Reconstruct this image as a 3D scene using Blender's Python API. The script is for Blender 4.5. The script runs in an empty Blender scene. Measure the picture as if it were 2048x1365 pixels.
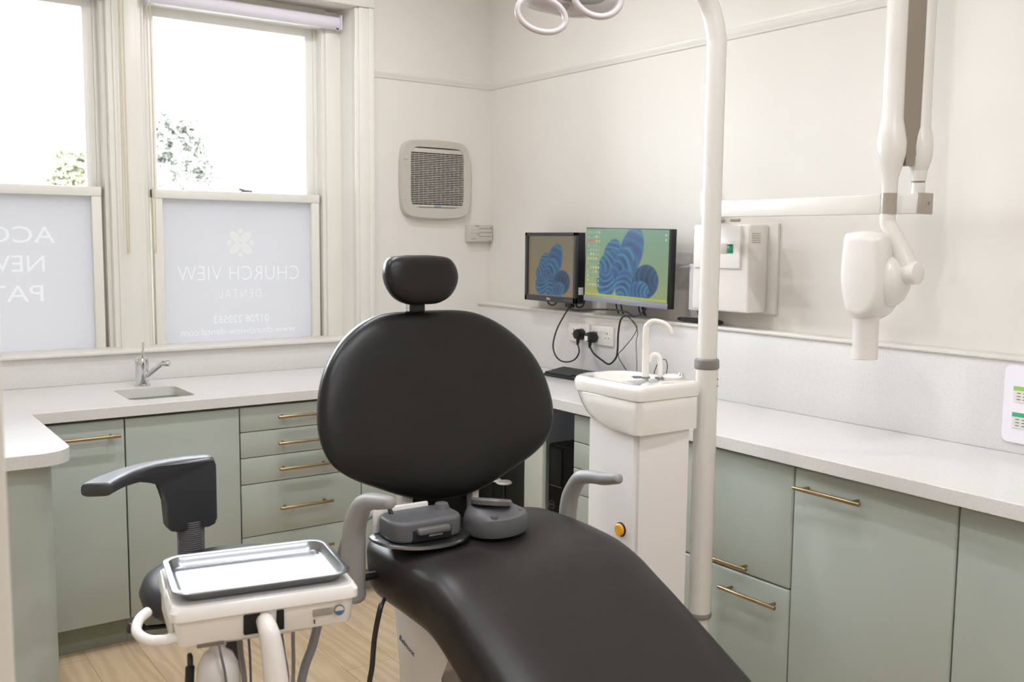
import bpy, bmesh, math, random
import numpy as np
from mathutils import Vector, Matrix
random.seed(7)
PI = math.pi
SC = bpy.context.scene
COL = SC.collection

# ------------------------------------------------------------------ camera
cam_d = bpy.data.cameras.new('camera')
cam_d.sensor_width = 36.0
cam_d.lens = 1955.845 / 2048 * 36.0
cam_d.clip_start = 0.05
cam = bpy.data.objects.new('camera', cam_d)
COL.objects.link(cam)
YAW, PITCH, ROLL = 0.618759738, 0.10247904, 0.00936036
_f = Vector((math.sin(YAW)*math.cos(PITCH), math.cos(YAW)*math.cos(PITCH), -math.sin(PITCH)))
_r = Vector((math.cos(YAW), -math.sin(YAW), 0)); _u = _r.cross(_f)
_r2 = _r*math.cos(ROLL) + _u*math.sin(ROLL)
_u2 = -_r*math.sin(ROLL) + _u*math.cos(ROLL)
cam.matrix_world = Matrix((( _r2.x, _u2.x, -_f.x, 0), (_r2.y, _u2.y, -_f.y, 0), (_r2.z, _u2.z, -_f.z, 1.5), (0, 0, 0, 1)))
cam_d.dof.use_dof = True
cam_d.dof.focus_distance = 3.0
cam_d.dof.aperture_fstop = 5.6
SC.camera = cam

# ------------------------------------------------------------------ world, exposure
world = bpy.data.worlds.new('overcast_sky'); SC.world = world
world.use_nodes = True
wn = world.node_tree.nodes; wl = world.node_tree.links
bg = wn['Background']
bg.inputs['Color'].default_value = (0.90, 0.95, 1.0, 1)
bg.inputs['Strength'].default_value = 21.0
SC.view_settings.view_transform = 'Standard'
SC.view_settings.look = 'None'
SC.view_settings.gamma = 1.0
SC.view_settings.use_curve_mapping = False
SC.view_settings.exposure = 0.45
try:
    SC.cycles.max_bounces = 12; SC.cycles.diffuse_bounces = 6; SC.cycles.transparent_max_bounces = 16
    SC.cycles.sample_clamp_indirect = 6.0
    SC.cycles.use_denoising = True
except Exception:
    pass
LAMP_W = 8.1
LAMPS = [(0.7, -0.3), (1.5, -0.3), (0.7, 1.2), (1.5, 1.2), (0.4, 2.7), (1.3, 2.7), (1.8, 3.3)]
CEIL = 2.95
def lamp_lights():
    for i, (x, y) in enumerate(LAMPS):
        ld = bpy.data.lights.new('downlight_light', 'AREA')
        ld.shape = 'DISK'; ld.size = 0.085; ld.energy = LAMP_W; ld.color = (0.96, 0.975, 1.03)
        lo = bpy.data.objects.new('downlight_light', ld); COL.objects.link(lo)
        lo.location = (x, y, CEIL - 0.012)
lamp_lights()

# ------------------------------------------------------------------ helpers
def lin(c):
    c = c/255.0
    return c/12.92 if c <= 0.04045 else ((c+0.055)/1.055)**2.4
def rgb(r, g, b): return (lin(r), lin(g), lin(b), 1)
MATS = {}
def mat(name, col, rough=0.5, metal=0.0, var=0.03, scale=6.0, bump=0.0, bscale=200.0, coat=0.0, emit=None, spec=0.5):
    m = bpy.data.materials.new(name); m.use_nodes = True
    nt = m.node_tree; n = nt.nodes; l = nt.links
    p = n['Principled BSDF']
    c = rgb(*col)
    tc = n.new('ShaderNodeTexCoord'); no = n.new('ShaderNodeTexNoise'); no.inputs['Scale'].default_value = scale
    no.inputs['Detail'].default_value = 3
    l.new(tc.outputs['Object'], no.inputs['Vector'])
    mx = n.new('ShaderNodeMix'); mx.data_type = 'RGBA'
    mx.inputs['A'].default_value = tuple(v*(1-var) for v in c[:3])+(1,)
    mx.inputs['B'].default_value = tuple(min(1, v*(1+var)) for v in c[:3])+(1,)
    l.new(no.outputs['Fac'], mx.inputs['Factor'])
    l.new(mx.outputs['Result'], p.inputs['Base Color'])
    p.inputs['Roughness'].default_value = rough
    p.inputs['Metallic'].default_value = metal
    p.inputs['Coat Weight'].default_value = coat
    p.inputs['Specular IOR Level'].default_value = spec
    if bump:
        n2 = n.new('ShaderNodeTexNoise'); n2.inputs['Scale'].default_value = bscale
        l.new(tc.outputs['Object'], n2.inputs['Vector'])
        b = n.new('ShaderNodeBump'); b.inputs['Strength'].default_value = bump; b.inputs['Distance'].default_value = 0.002
        l.new(n2.outputs['Fac'], b.inputs['Height']); l.new(b.outputs['Normal'], p.inputs['Normal'])
    if emit:
        p.inputs['Emission Color'].default_value = rgb(*emit[0]); p.inputs['Emission Strength'].default_value = emit[1]
    MATS[name] = m
    return m
M_WALL = mat('painted_wall', (220, 216, 209), 0.75, bump=0.05, var=0.012)
M_CEIL = mat('ceiling_paint', (238, 236, 230), 0.8)
M_TRIM = mat('gloss_trim_paint', (219, 216, 209), 0.4, var=0.01)
M_REV = mat('satin_window_paint', (228, 226, 218), 0.35, var=0.01)
M_UPVC = mat('sash_paint', (238, 236, 232), 0.35, var=0.01)
M_SAGE = mat('sage_green_door', (176, 184, 176), 0.42, var=0.015, scale=2)
M_SAGE_IN = mat('sage_green_edge', (120, 124, 112), 0.6)
M_PLINTH = mat('sage_green_plinth', (140, 146, 130), 0.6)
M_BRASS = mat('brushed_brass', (160, 140, 108), 0.34, 0.9)
M_BLACKLTH = mat('black_upholstery', (21, 19, 18), 0.36, var=0.05, bump=0.10, bscale=500, spec=0.36)
M_LTH_SEAT = mat('black_seat_upholstery', (34, 30, 28), 0.38, var=0.05, bump=0.10, bscale=500, spec=0.38)
M_STOOLLTH = mat('dark_stool_vinyl', (36, 37, 42), 0.42, var=0.04, bump=0.1, bscale=500)
M_GREYPL = mat('charcoal_plastic', (56, 57, 61), 0.42, bump=0.05)
M_PEDAL = mat('mid_grey_plastic', (88, 88, 91), 0.45)
M_PEDALD = mat('grey_plastic_top', (100, 98, 97), 0.4)
M_WHITE = mat('white_enamel', (240, 237, 234), 0.2, coat=0.5, var=0.01)
M_XR = mat('white_satin_metal', (222, 218, 212), 0.25, coat=0.4, var=0.01)
M_WHITE2 = mat('white_plastic', (226, 221, 216), 0.32, var=0.01)
M_CERAM = mat('cream_ceramic', (232, 228, 221), 0.12, coat=0.8, var=0.01)
M_BODY = mat('warm_white_panel', (243, 239, 238), 0.35, var=0.01)
M_GREY = mat('grey_collar', (128, 125, 122), 0.4)
M_ARMG = mat('light_grey_armrest', (150, 149, 148), 0.45)
M_TAUPE = mat('taupe_plastic', (160, 150, 138), 0.3, coat=0.3)
M_TAUPED = mat('dark_taupe_channel', (140, 130, 118), 0.45)
M_BLACK = mat('black_plastic', (22, 22, 23), 0.4)
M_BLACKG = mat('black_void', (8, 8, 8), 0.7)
M_CABLE = mat('black_cable', (28, 27, 27), 0.45)
M_CHROME = mat('chrome', (225, 226, 228), 0.12, 1.0, var=0.0)
M_STEEL = mat('stainless_steel', (150, 153, 156), 0.30, 1.0, var=0.02, scale=30)
M_SILVER = mat('silver_plastic', (150, 155, 168), 0.35, 0.4)
M_VENT = mat('vent_plastic', (190, 184, 174), 0.45)
M_VENTI = mat('vent_slats', (192, 187, 178), 0.5)
M_VENTB = mat('vent_dark', (60, 54, 48), 0.8)
M_BLIND = mat('blind_fabric', (226, 222, 232), 0.6)
M_CORD = mat('brass_cord', (206, 192, 160), 0.5)
M_HOSE = mat('grey_hose', (138, 139, 142), 0.45)
M_HOSED = mat('dark_grey_hose', (105, 104, 108), 0.45)
M_BOTTLE = mat('frosted_bottle', (212, 208, 206), 0.3)
M_YEL = mat('amber_knob', (240, 170, 20), 0.25, coat=0.5)
M_BLUE = mat('blue_sticker', (60, 110, 160), 0.4)
M_STICK = mat('grey_sticker', (158, 152, 145), 0.5, var=0.2, scale=90)
M_INK = mat('violet_ink', (92, 84, 122), 0.5)
M_PAPER = mat('white_paper', (235, 233, 240), 0.6)
M_LILAC = mat('lilac_paper', (214, 206, 228), 0.6)
M_GREENP = mat('pale_green_paper', (206, 222, 196), 0.6)
M_GREENL = mat('lime_label', (150, 190, 90), 0.5)
M_GREENT = mat('teal_label', (60, 160, 120), 0.5)
M_GDISP = mat('green_display', (20, 110, 80), 0.3, emit=((15, 110, 78), 0.25))
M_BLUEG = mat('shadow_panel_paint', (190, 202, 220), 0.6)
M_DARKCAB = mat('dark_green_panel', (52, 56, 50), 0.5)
M_LIGHTP = mat('pale_support_panel', (196, 200, 190), 0.5)
M_LAMPH = mat('lamp_plastic', (205, 198, 200), 0.25, coat=0.4)
M_RED = mat('faint_print', (170, 160, 140), 0.6)
M_LABELG = mat('printed_grey', (120, 112, 100), 0.6)
M_COVER = mat('glossy_foot_cover', (92, 76, 72), 0.15, coat=0.6)

def quartz():
    m = mat('white_quartz', (232, 228, 221), 0.22, var=0.01, coat=0.2)
    nt = m.node_tree; n = nt.nodes; l = nt.links; p = n['Principled BSDF']
    tc = n.new('ShaderNodeTexCoord'); v = n.new('ShaderNodeTexNoise'); v.inputs['Scale'].default_value = 160; v.inputs['Detail'].default_value = 4
    l.new(tc.outputs['Object'], v.inputs['Vector'])
    r = n.new('ShaderNodeValToRGB'); r.color_ramp.elements[0].position = 0.36; r.color_ramp.elements[1].position = 0.5
    r.color_ramp.elements[0].color = rgb(216, 213, 210); r.color_ramp.elements[1].color = rgb(222, 220, 218)
    l.new(v.outputs['Fac'], r.inputs['Fac']); l.new(r.outputs['Color'], p.inputs['Base Color'])
    return m
M_QUARTZ = quartz()

def oak():
    m = bpy.data.materials.new('oak_vinyl_floor'); m.use_nodes = True
    nt = m.node_tree; n = nt.nodes; l = nt.links; p = n['Principled BSDF']
    tc = n.new('ShaderNodeTexCoord'); mp = n.new('ShaderNodeMapping')
    mp.inputs['Rotation'].default_value = (0, 0, math.radians(90))
    l.new(tc.outputs['Object'], mp.inputs['Vector'])
    br = n.new('ShaderNodeTexBrick'); br.inputs['Scale'].default_value = 1.0
    br.inputs['Brick Width'].default_value = 1.2; br.inputs['Row Height'].default_value = 0.18
    br.inputs['Mortar Size'].default_value = 0.0015; br.inputs['Color1'].default_value = rgb(212, 188, 156); br.inputs['Color2'].default_value = rgb(218, 196, 166)
    br.inputs['Mortar'].default_value = rgb(176, 150, 118)
    l.new(mp.outputs['Vector'], br.inputs['Vector'])
    m2 = n.new('ShaderNodeMapping'); m2.inputs['Scale'].default_value = (9, 0.9, 1)
    l.new(tc.outputs['Object'], m2.inputs['Vector'])
    no = n.new('ShaderNodeTexNoise'); no.inputs['Scale'].default_value = 4; no.inputs['Detail'].default_value = 5; no.inputs['Distortion'].default_value = 1.2
    l.new(m2.outputs['Vector'], no.inputs['Vector'])
    wv = n.new('ShaderNodeTexWave'); wv.inputs['Scale'].default_value = 1.1; wv.inputs['Distortion'].default_value = 16.0; wv.inputs['Detail'].default_value = 4
    m3 = n.new('ShaderNodeMapping'); m3.inputs['Scale'].default_value = (6, 0.8, 1); l.new(tc.outputs['Object'], m3.inputs['Vector']); l.new(m3.outputs['Vector'], wv.inputs['Vector'])
    ad = n.new('ShaderNodeMath'); ad.operation = 'MULTIPLY'; l.new(no.outputs['Fac'], ad.inputs[0]); l.new(wv.outputs['Fac'], ad.inputs[1])
    rp = n.new('ShaderNodeValToRGB'); rp.color_ramp.elements[0].position = 0.1; rp.color_ramp.elements[1].position = 0.45
    rp.color_ramp.elements[0].color = (0.88, 0.85, 0.80, 1); rp.color_ramp.elements[1].color = (1.0, 1.0, 1.0, 1)
    l.new(ad.outputs[0], rp.inputs['Fac'])
    mx = n.new('ShaderNodeMix'); mx.data_type = 'RGBA'; mx.blend_type = 'MULTIPLY'; mx.inputs['Factor'].default_value = 1
    l.new(br.outputs['Color'], mx.inputs['A']); l.new(rp.outputs['Color'], mx.inputs['B'])
    l.new(mx.outputs['Result'], p.inputs['Base Color']); p.inputs['Roughness'].default_value = 0.42
    return m
M_OAK = oak()

def glass_mat():
    m = bpy.data.materials.new('clear_window_glass'); m.use_nodes = True
    nt = m.node_tree; n = nt.nodes; l = nt.links; n.clear()
    o = n.new('ShaderNodeOutputMaterial'); t = n.new('ShaderNodeBsdfTransparent'); g = n.new('ShaderNodeBsdfGlossy'); g.inputs['Roughness'].default_value = 0.02
    fr = n.new('ShaderNodeFresnel'); fr.inputs['IOR'].default_value = 1.45; mx = n.new('ShaderNodeMixShader')
    t.inputs['Color'].default_value = (0.97, 0.98, 0.98, 1)
    l.new(fr.outputs[0], mx.inputs[0]); l.new(t.outputs[0], mx.inputs[1]); l.new(g.outputs[0], mx.inputs[2]); l.new(mx.outputs[0], o.inputs[0])
    return m
M_GLASS = glass_mat()
def film(name, tcol, dcol):
    m = bpy.data.materials.new(name); m.use_nodes = True
    nt = m.node_tree; n = nt.nodes; l = nt.links; n.clear()
    o = n.new('ShaderNodeOutputMaterial'); t = n.new('ShaderNodeBsdfTranslucent'); d = n.new('ShaderNodeBsdfDiffuse')
    t.inputs['Color'].default_value = tcol; d.inputs['Color'].default_value = dcol
    ad = n.new('ShaderNodeAddShader'); l.new(t.outputs[0], ad.inputs[0]); l.new(d.outputs[0], ad.inputs[1]); l.new(ad.outputs[0], o.inputs[0])
    return m
M_FILM = film('frosted_film', (0.0258, 0.0253, 0.0258, 1), (0.24, 0.23, 0.25, 1))
M_FILMTXT = film('frosted_lettering', (0.0288, 0.0282, 0.0288, 1), (0.30, 0.30, 0.31, 1))
M_FILMLOGO = film('frosted_emblem', (0.0266, 0.0260, 0.0259, 1), (0.27, 0.27, 0.24, 1))

def screen_mat(name, strength):
    m = bpy.data.materials.new(name); m.use_nodes = True
    nt = m.node_tree; n = nt.nodes; l = nt.links; p = n['Principled BSDF']
    a = n.new('ShaderNodeAttribute'); a.attribute_name = 'Col'
    p.inputs['Base Color'].default_value = (0.01, 0.01, 0.012, 1); p.inputs['Roughness'].default_value = 0.25
    l.new(a.outputs['Color'], p.inputs['Emission Color']); p.inputs['Emission Strength'].default_value = strength*.78
    return m
M_SCREEN = screen_mat('lit_screen', 0.95)

ORG = {}
def bm_new(): return bmesh.new()
def obj(name, bm, material, parent=None, loc=None, smooth=40):
    org = ORG[parent.name] if parent is not None else Vector(loc if loc is not None else (0, 0, 0))
    bmesh.ops.recalc_face_normals(bm, faces=bm.faces[:])
    bmesh.ops.translate(bm, verts=bm.verts[:], vec=-org)
    me = bpy.data.meshes.new(name); bm.to_mesh(me); bm.free()
    for p in me.polygons: p.use_smooth = True
    me.set_sharp_from_angle(angle=math.radians(smooth))
    me.materials.append(material)
    o = bpy.data.objects.new(name, me); COL.objects.link(o)
    if parent is not None: o.parent = parent
    else: o.location = org
    ORG[o.name] = org
    return o
def tag(o, label, cat, group=None):
    o['label'] = label; o['category'] = cat
    if group: o['group'] = group
    return o
def thing(name, loc, label, cat, group=None):
    o = bpy.data.objects.new(name, None); o.empty_display_size = 0.05; COL.objects.link(o); o.location = loc
    ORG[o.name] = Vector(loc)
    return tag(o, label, cat, group)
def struct(name, bm, m, smooth=40, loc=None):
    o = obj(name, bm, m, loc=loc, smooth=smooth); o['kind'] = 'structure'; return o

def box(bm, x0, x1, y0, y1, z0, z1, bev=0.0, seg=2, mtx=None):
    r = bmesh.ops.create_cube(bm, size=1.0)
    vs = r['verts']
    for v in vs:
        v.co = Vector(((x0+x1)/2+v.co.x*(x1-x0), (y0+y1)/2+v.co.y*(y1-y0), (z0+z1)/2+v.co.z*(z1-z0)))
    if bev > 0:
        es = list({e for v in vs for e in v.link_edges})
        r2 = bmesh.ops.bevel(bm, geom=es, offset=bev, segments=seg, affect='EDGES', profile=0.5)
        vs = list({v for f in r2['faces'] for v in f.verts} | {v for v in vs if v.is_valid})
    if mtx is not None: bmesh.ops.transform(bm, matrix=mtx, verts=vs)
    return vs
def catmull(pts, n=8, closed=False):
    P = [Vector(p) for p in pts]; out = []
    N = len(P)
    for i in range(N if closed else N-1):
        if closed: a, b, c, d = P[(i-1) % N], P[i], P[(i+1) % N], P[(i+2) % N]
        else: a, b, c, d = P[max(i-1, 0)], P[i], P[i+1], P[min(i+2, N-1)]
        for k in range(n):
            t = k/n
            out.append(0.5*((2*b)+(-a+c)*t+(2*a-5*b+4*c-d)*t*t+(-a+3*b-3*c+d)*t**3))
    if not closed: out.append(P[-1])
    return out
def loft(bm, rings, cap=True, closed=True, cyc=False):
    R = [[bm.verts.new(p) for p in r] for r in rings]
    n = len(R[0])
    L = len(R)
    for i in range(L if cyc else L-1):
        a, b = R[i], R[(i+1) % L]
        for k in range(n if closed else n-1):
            k2 = (k+1) % n
            try: bm.faces.new((a[k], a[k2], b[k2], b[k]))
            except ValueError: pass
    if cap and closed and not cyc:
        for r in (R[0], R[-1]):
            try: bm.faces.new(r)
            except ValueError: pass
    return R
def tube(bm, pts, r, seg=14, n=8, smooth=True, ry=None, up=None, closed=False, roundcap=True):
    P = catmull(pts, n, closed) if smooth else [Vector(p) for p in pts]
    N = len(P)
    def rad(i):
        if isinstance(r, (int, float)): return r
        t = i/(N-1)*(len(r)-1); k = min(int(t), len(r)-2); return r[k]+(r[k+1]-r[k])*(t-k)
    rings = []; prev = None
    for i in range(N):
        if closed: t = (P[(i+1) % N]-P[i-1]).normalized()
        else: t = (P[min(i+1, N-1)]-P[max(i-1, 0)]).normalized()
        if prev is None:
            u = Vector(up) if up else (Vector((0, 0, 1)) if abs(t.z) < 0.9 else Vector((1, 0, 0)))
        else: u = prev
        u = (u - t*u.dot(t)).normalized(); prev = u; w = t.cross(u)
        rr = rad(i); r2 = rr*(ry if ry else 1)
        rings.append((P[i], t, u, w, rr, r2))
    out = []
    def ring(c, u, w, a, b): return [c+u*a*math.cos(2*PI*k/seg)+w*b*math.sin(2*PI*k/seg) for k in range(seg)]
    if not closed and roundcap:
        c, t, u, w, a, b = rings[0]
        for s in (1.4, 0.9, 0.45): out.append(ring(c-t*a*math.sin(s)*0.6, u, w, max(a*math.cos(s), 1e-5), max(b*math.cos(s), 1e-5)))
    for c, t, u, w, a, b in rings: out.append(ring(c, u, w, a, b))
    if not closed and roundcap:
        c, t, u, w, a, b = rings[-1]
        for s in (0.45, 0.9, 1.4): out.append(ring(c+t*a*math.sin(s)*0.6, u, w, max(a*math.cos(s), 1e-5), max(b*math.cos(s), 1e-5)))
    loft(bm, out, cap=True, cyc=closed)
def cyl(bm, p0, p1, r0, r1=None, seg=28, bev=0.0):
    p0 = Vector(p0); p1 = Vector(p1); r1 = r0 if r1 is None else r1
    t = (p1-p0).normalized(); u = Vector((0, 0, 1)) if abs(t.z) < 0.9 else Vector((1, 0, 0))
    u = (u-t*u.dot(t)).normalized(); w = t.cross(u)
    def ring(c, a): return [c+(u*math.cos(2*PI*k/seg)+w*math.sin(2*PI*k/seg))*a for k in range(seg)]
    rs = []
    if bev: rs += [ring(p0, r0-bev), ring(p0+t*bev*0.3, r0-bev*0.3), ring(p0+t*bev, r0)]
    else: rs.append(ring(p0, r0))
    if bev: rs += [ring(p1-t*bev, r1), ring(p1-t*bev*0.3, r1-bev*0.3), ring(p1, r1-bev)]
    else: rs.append(ring(p1, r1))
    loft(bm, rs)
def lathe(bm, prof, c, seg=36, mtx=None):
    c = Vector(c); rs = []
    for r, z in prof:
        rs.append([Vector((r*math.cos(2*PI*k/seg), r*math.sin(2*PI*k/seg), z)) for k in range(seg)])
    if mtx is not None: rs = [[mtx @ p for p in r] for r in rs]
    loft(bm, [[p+c for p in r] for r in rs])
def prism(bm, pts, fn, w0, w1, bev=0.0, seg=3):
    """extrude a 2D outline; fn(u, v, w) gives the 3D point"""
    a = [bm.verts.new(fn(u, v, w0)) for u, v in pts]; b = [bm.verts.new(fn(u, v, w1)) for u, v in pts]
    n = len(pts); fs = [bm.faces.new(a), bm.faces.new(b[::-1])]
    for k in range(n): fs.append(bm.faces.new((a[k], b[k], b[(k+1) % n], a[(k+1) % n])))
    if bev:
        es = list({e for f in fs[:2] for e in f.edges})
        bmesh.ops.bevel(bm, geom=es, offset=bev, segments=seg, affect='EDGES', profile=0.5)
def smooth2(pts, n=6): return [(p.x, p.y) for p in catmull([(u, v, 0) for u, v in pts], n, True)]
def puff(bm, pts, fn, w0, w1, r, n=5):
    cu = sum(p[0] for p in pts)/len(pts); cv = sum(p[1] for p in pts)/len(pts)
    hu = max(abs(p[0]-cu) for p in pts); hv = max(abs(p[1]-cv) for p in pts)
    rs = []
    for k in range(n+1):
        a = PI/2*k/n; o = r*(1-math.sin(a)); su, sv = 1-o/hu, 1-o/hv
        rs.append([fn(cu+(u-cu)*su, cv+(v-cv)*sv, w0+r*(1-math.cos(a))) for u, v in pts])
    for k in range(n, -1, -1):
        a = PI/2*k/n; o = r*(1-math.sin(a)); su, sv = 1-o/hu, 1-o/hv
        rs.append([fn(cu+(u-cu)*su, cv+(v-cv)*sv, w1-r*(1-math.cos(a))) for u, v in pts])
    loft(bm, rs)
def rrect(x0, x1, y0, y1, r, n=6):
    out = []
    for cx_, cy_, a0 in ((x1-r, y1-r, 0), (x0+r, y1-r, 90), (x0+r, y0+r, 180), (x1-r, y0+r, 270)):
        for k in range(n+1):
            a = math.radians(a0+90*k/n); out.append((cx_+r*math.cos(a), cy_+r*math.sin(a)))
    return out
def pad(bm, outline, fn, tf, tb, npow=3.0, rings=12, fpow=None):
    """cushion: outline (closed 2D), fn(u,v,w) to 3D, tf/tb = front/back thickness"""
    cu = sum(p[0] for p in outline)/len(outline); cv = sum(p[1] for p in outline)/len(outline)
    ss = [math.sin(PI/2*k/rings) for k in range(rings+1)][1:]
    rs = []
    for s in ss[:-1]:
        h = (1-s**npow)**(1/npow)
        rs.append([fn(cu+(u-cu)*s, cv+(v-cv)*s, tf*h) for u, v in outline])
    rs.append([fn(u, v, 0) for u, v in outline])
    for s in reversed(ss[:-1]):
        h = (1-s**npow)**(1/npow)
        rs.append([fn(cu+(u-cu)*s, cv+(v-cv)*s, -tb*h) for u, v in outline])
    loft(bm, rs, cap=False)
    bm.verts.ensure_lookup_table()
    n = len(outline); tot = len(rs)*n; allv = bm.verts[:][-tot:]
    for ring, w in ((allv[:n], tf), (allv[-n:], -tb)):
        c = bm.verts.new(fn(cu, cv, w))
        for k in range(n): bm.faces.new((ring[k], ring[(k+1) % n], c))
def text_bm(s, size, fn, depth=0.0005, align='CENTER', spacing=1.0, offset=0.0):
    cu = bpy.data.curves.new('lettering', 'FONT'); cu.body = s; cu.size = size; cu.align_x = align; cu.align_y = 'CENTER'
    cu.extrude = depth; cu.space_character = spacing; cu.offset = offset; cu.resolution_u = 3
    o = bpy.data.objects.new('lettering', cu); COL.objects.link(o)
    dg = bpy.context.evaluated_depsgraph_get(); me = bpy.data.meshes.new_from_object(o.evaluated_get(dg))
    bm = bmesh.new(); bm.from_mesh(me)
    for v in bm.verts: v.co = fn(v.co.x, v.co.y, v.co.z)
    bpy.data.objects.remove(o); bpy.data.curves.remove(cu); bpy.data.meshes.remove(me)
    return bm
def text_width(s, size, spacing=1.0):
    b = text_bm(s, size, lambda x, y, z: Vector((x, y, z)), spacing=spacing)
    xs = [v.co.x for v in b.verts]; b.free(); return max(xs)-min(xs)

# ------------------------------------------------------------------ room shell
XR, YB, XL, YF = 2.87, 4.24, -1.05, -1.0
bm = bm_new(); box(bm, XL-.1, XR+.1, YF-.1, YB+.35, -.1, 0); struct('floor', bm, M_OAK)
bm = bm_new(); box(bm, XL-.1, XR+.1, YF-.1, YB+.35, CEIL, CEIL+.1); struct('ceiling', bm, M_CEIL)
bm = bm_new(); box(bm, XR, XR+.1, YF-.1, YB+.35, 0, CEIL); struct('wall_right', bm, M_WALL)
bm = bm_new(); box(bm, XL-.1, XL, YF-.1, YB+.35, 0, CEIL); struct('wall_left', bm, M_WALL)
bm = bm_new(); box(bm, XL, XR, YF-.1, YF, 0, CEIL); struct('wall_rear', bm, M_WALL)
# back wall: pieces round the window bay (x 0.06..2.10, z 0.95..2.57)
HEAD = 2.572
bm = bm_new()
box(bm, XL, 0.06, YB, YB+.28, 0, CEIL); box(bm, 2.10, XR, YB, YB+.28, 0, CEIL)
box(bm, 0.06, 2.10, YB, YB+.28, HEAD, CEIL); box(bm, 0.06, 2.10, YB, YB+.28, 0, 1.0)
struct('wall_back', bm, M_WALL)
# splayed reveal cheek on the right
bm = bm_new()
prism(bm, [(2.084, 4.385), (2.104, 4.236), (2.104, 4.385)], lambda u, v, w: Vector((u, v, w)), 1.03, HEAD)
struct('trim_1', bm, M_REV)
# architrave around the bay
bm = bm_new()
for a, b, d in ((2.100, 2.118, .012), (2.116, 2.165, .022), (2.163, 2.190, .030)):
    box(bm, a, b, YB-d, YB+.002, 1.03, HEAD-.001, .004)
box(bm, -.03, 2.192, YB-.031, YB+.001, HEAD, HEAD+.09, .004)
struct('trim_2', bm, M_REV)
# picture rail
bm = bm_new()
prof = [(0, 0), (.006, .004), (.008, .014), (.014, .022), (.014, .034), (.007, .040), (.006, .050), (0, .052)]
prism(bm, prof, lambda u, v, w: Vector((w, YB-u, 2.262+v)), 2.19, XR)
struct('trim_3', bm, M_TRIM)
bm = bm_new()
prism(bm, prof, lambda u, v, w: Vector((XR-u, w, 2.262+v)), YF, YB)
struct('trim_4', bm, M_TRIM)
# splashbacks and ledges
bm = bm_new(); box(bm, -.6, 2.80, 4.218, YB, 0.9, 1.018, .001); struct('trim_5', bm, M_QUARTZ)
bm = bm_new(); box(bm, 2.805, XR, YF, YB, 0.9, 1.168, .001); struct('trim_6', bm, M_QUARTZ)
bm = bm_new(); box(bm, -.6, XR-.07, 4.196, 4.40, 1.018, 1.031, .004); struct('trim_7', bm, M_TRIM)
bm = bm_new(); box(bm, 2.795, XR, YF, YB, 1.168, 1.181, .004); struct('trim_8', bm, M_TRIM)
# near jamb at the left edge of the view with its stub of wall
bm = bm_new(); box(bm, -.25, .138, 1.02, 1.12, 0, 2.12, .004); box(bm, -.32, .110, 1.005, 1.135, 0, 2.10, .004); struct('trim_9', bm, M_TRIM)
bm = bm_new(); box(bm, XL, -.25, 1.03, 1.11, 0, CEIL); struct('wall_front', bm, M_WALL)

# ------------------------------------------------------------------ windows
GX = {1: (0.254, 0.953), 2: (1.243, 1.940)}
def fnw(Y):  # mirrored lettering as it reads from inside
    return lambda cx, cz: (lambda x, y, z: Vector((cx - x, Y - z, cz + y)))
def make_window(i):
    g0, g1 = GX[i]
    w = bpy.data.objects.new('window_%d' % i, None); COL.objects.link(w); w.location = ((g0+g1)/2, 4.40, 1.03); w['kind'] = 'structure'
    ORG[w.name] = Vector(w.location)
    b = bm_new()  # box frame with beads
    for s, gx in ((-1, g0), (1, g1)):
        def bx(a, c, y0, y1, z0=1.0, z1=2.56): box(b, min(gx+s*a, gx+s*c), max(gx+s*a, gx+s*c), y0, y1, z0, z1, .003)
        bx(.057, .074, 4.375, 4.50); bx(.0735, .150 if (s > 0 and i == 2) or (s < 0 and i == 1) else .079, 4.362, 4.50)
        bx(.040, .058, 4.43, 4.50); bx(.028, .059, 4.432, 4.50, 1.0, 1.668)
    box(b, g0-.08, g1+.08, 4.370, 4.50, 2.485, 2.572, .003)
    obj('window_frame', b, M_REV, w)
    b = bm_new()  # upper sash (outer track)
    box(b, g0-.040, g0, 4.435, 4.47, 1.669, 2.50, .003); box(b, g1, g1+.040, 4.435, 4.47, 1.669, 2.50, .003)
    box(b, g0-.001, g1+.001, 4.435, 4.47, 2.448, 2.50, .003); box(b, g0-.001, g1+.001, 4.437, 4.47, 1.669, 1.71, .003)
    us = obj('upper_sash', b, M_UPVC, w)
    b = bm_new(); box(b, g0-.006, g1+.006, 4.450, 4.454, 1.70, 2.455); obj('upper_pane', b, M_GLASS, us)
    b = bm_new()  # lower sash (inner track)
    box(b, g0-.034, g0+.006, 4.388, 4.43, 1.0, 1.708, .003); box(b, g1+.004, g1+.044, 4.388, 4.43, 1.0, 1.708, .003)
    box(b, g0-.034, g1+.044, 4.384, 4.43, 1.669, 1.708, .003); box(b, g0-.034, g1+.044, 4.388, 4.43, .96, 1.012, .003)
    ls = obj('lower_sash', b, M_REV, w)
    b = bm_new()  # sash catch
    xx = g0+.39 if i == 2 else g0+.30
    box(b, xx-.03, xx+.03, 4.41, 4.43, 1.708, 1.713, .002); tube(b, [(xx-.03, 4.415, 1.722), (xx, 4.42, 1.716), (xx+.03, 4.42, 1.714)], .006)
    obj('sash_catch', b, M_GREY, w)
    return w, ls
w1, ls1 = make_window(1)
w2, ls2 = make_window(2)
FY = 4.411
CUTS = {}
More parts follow.
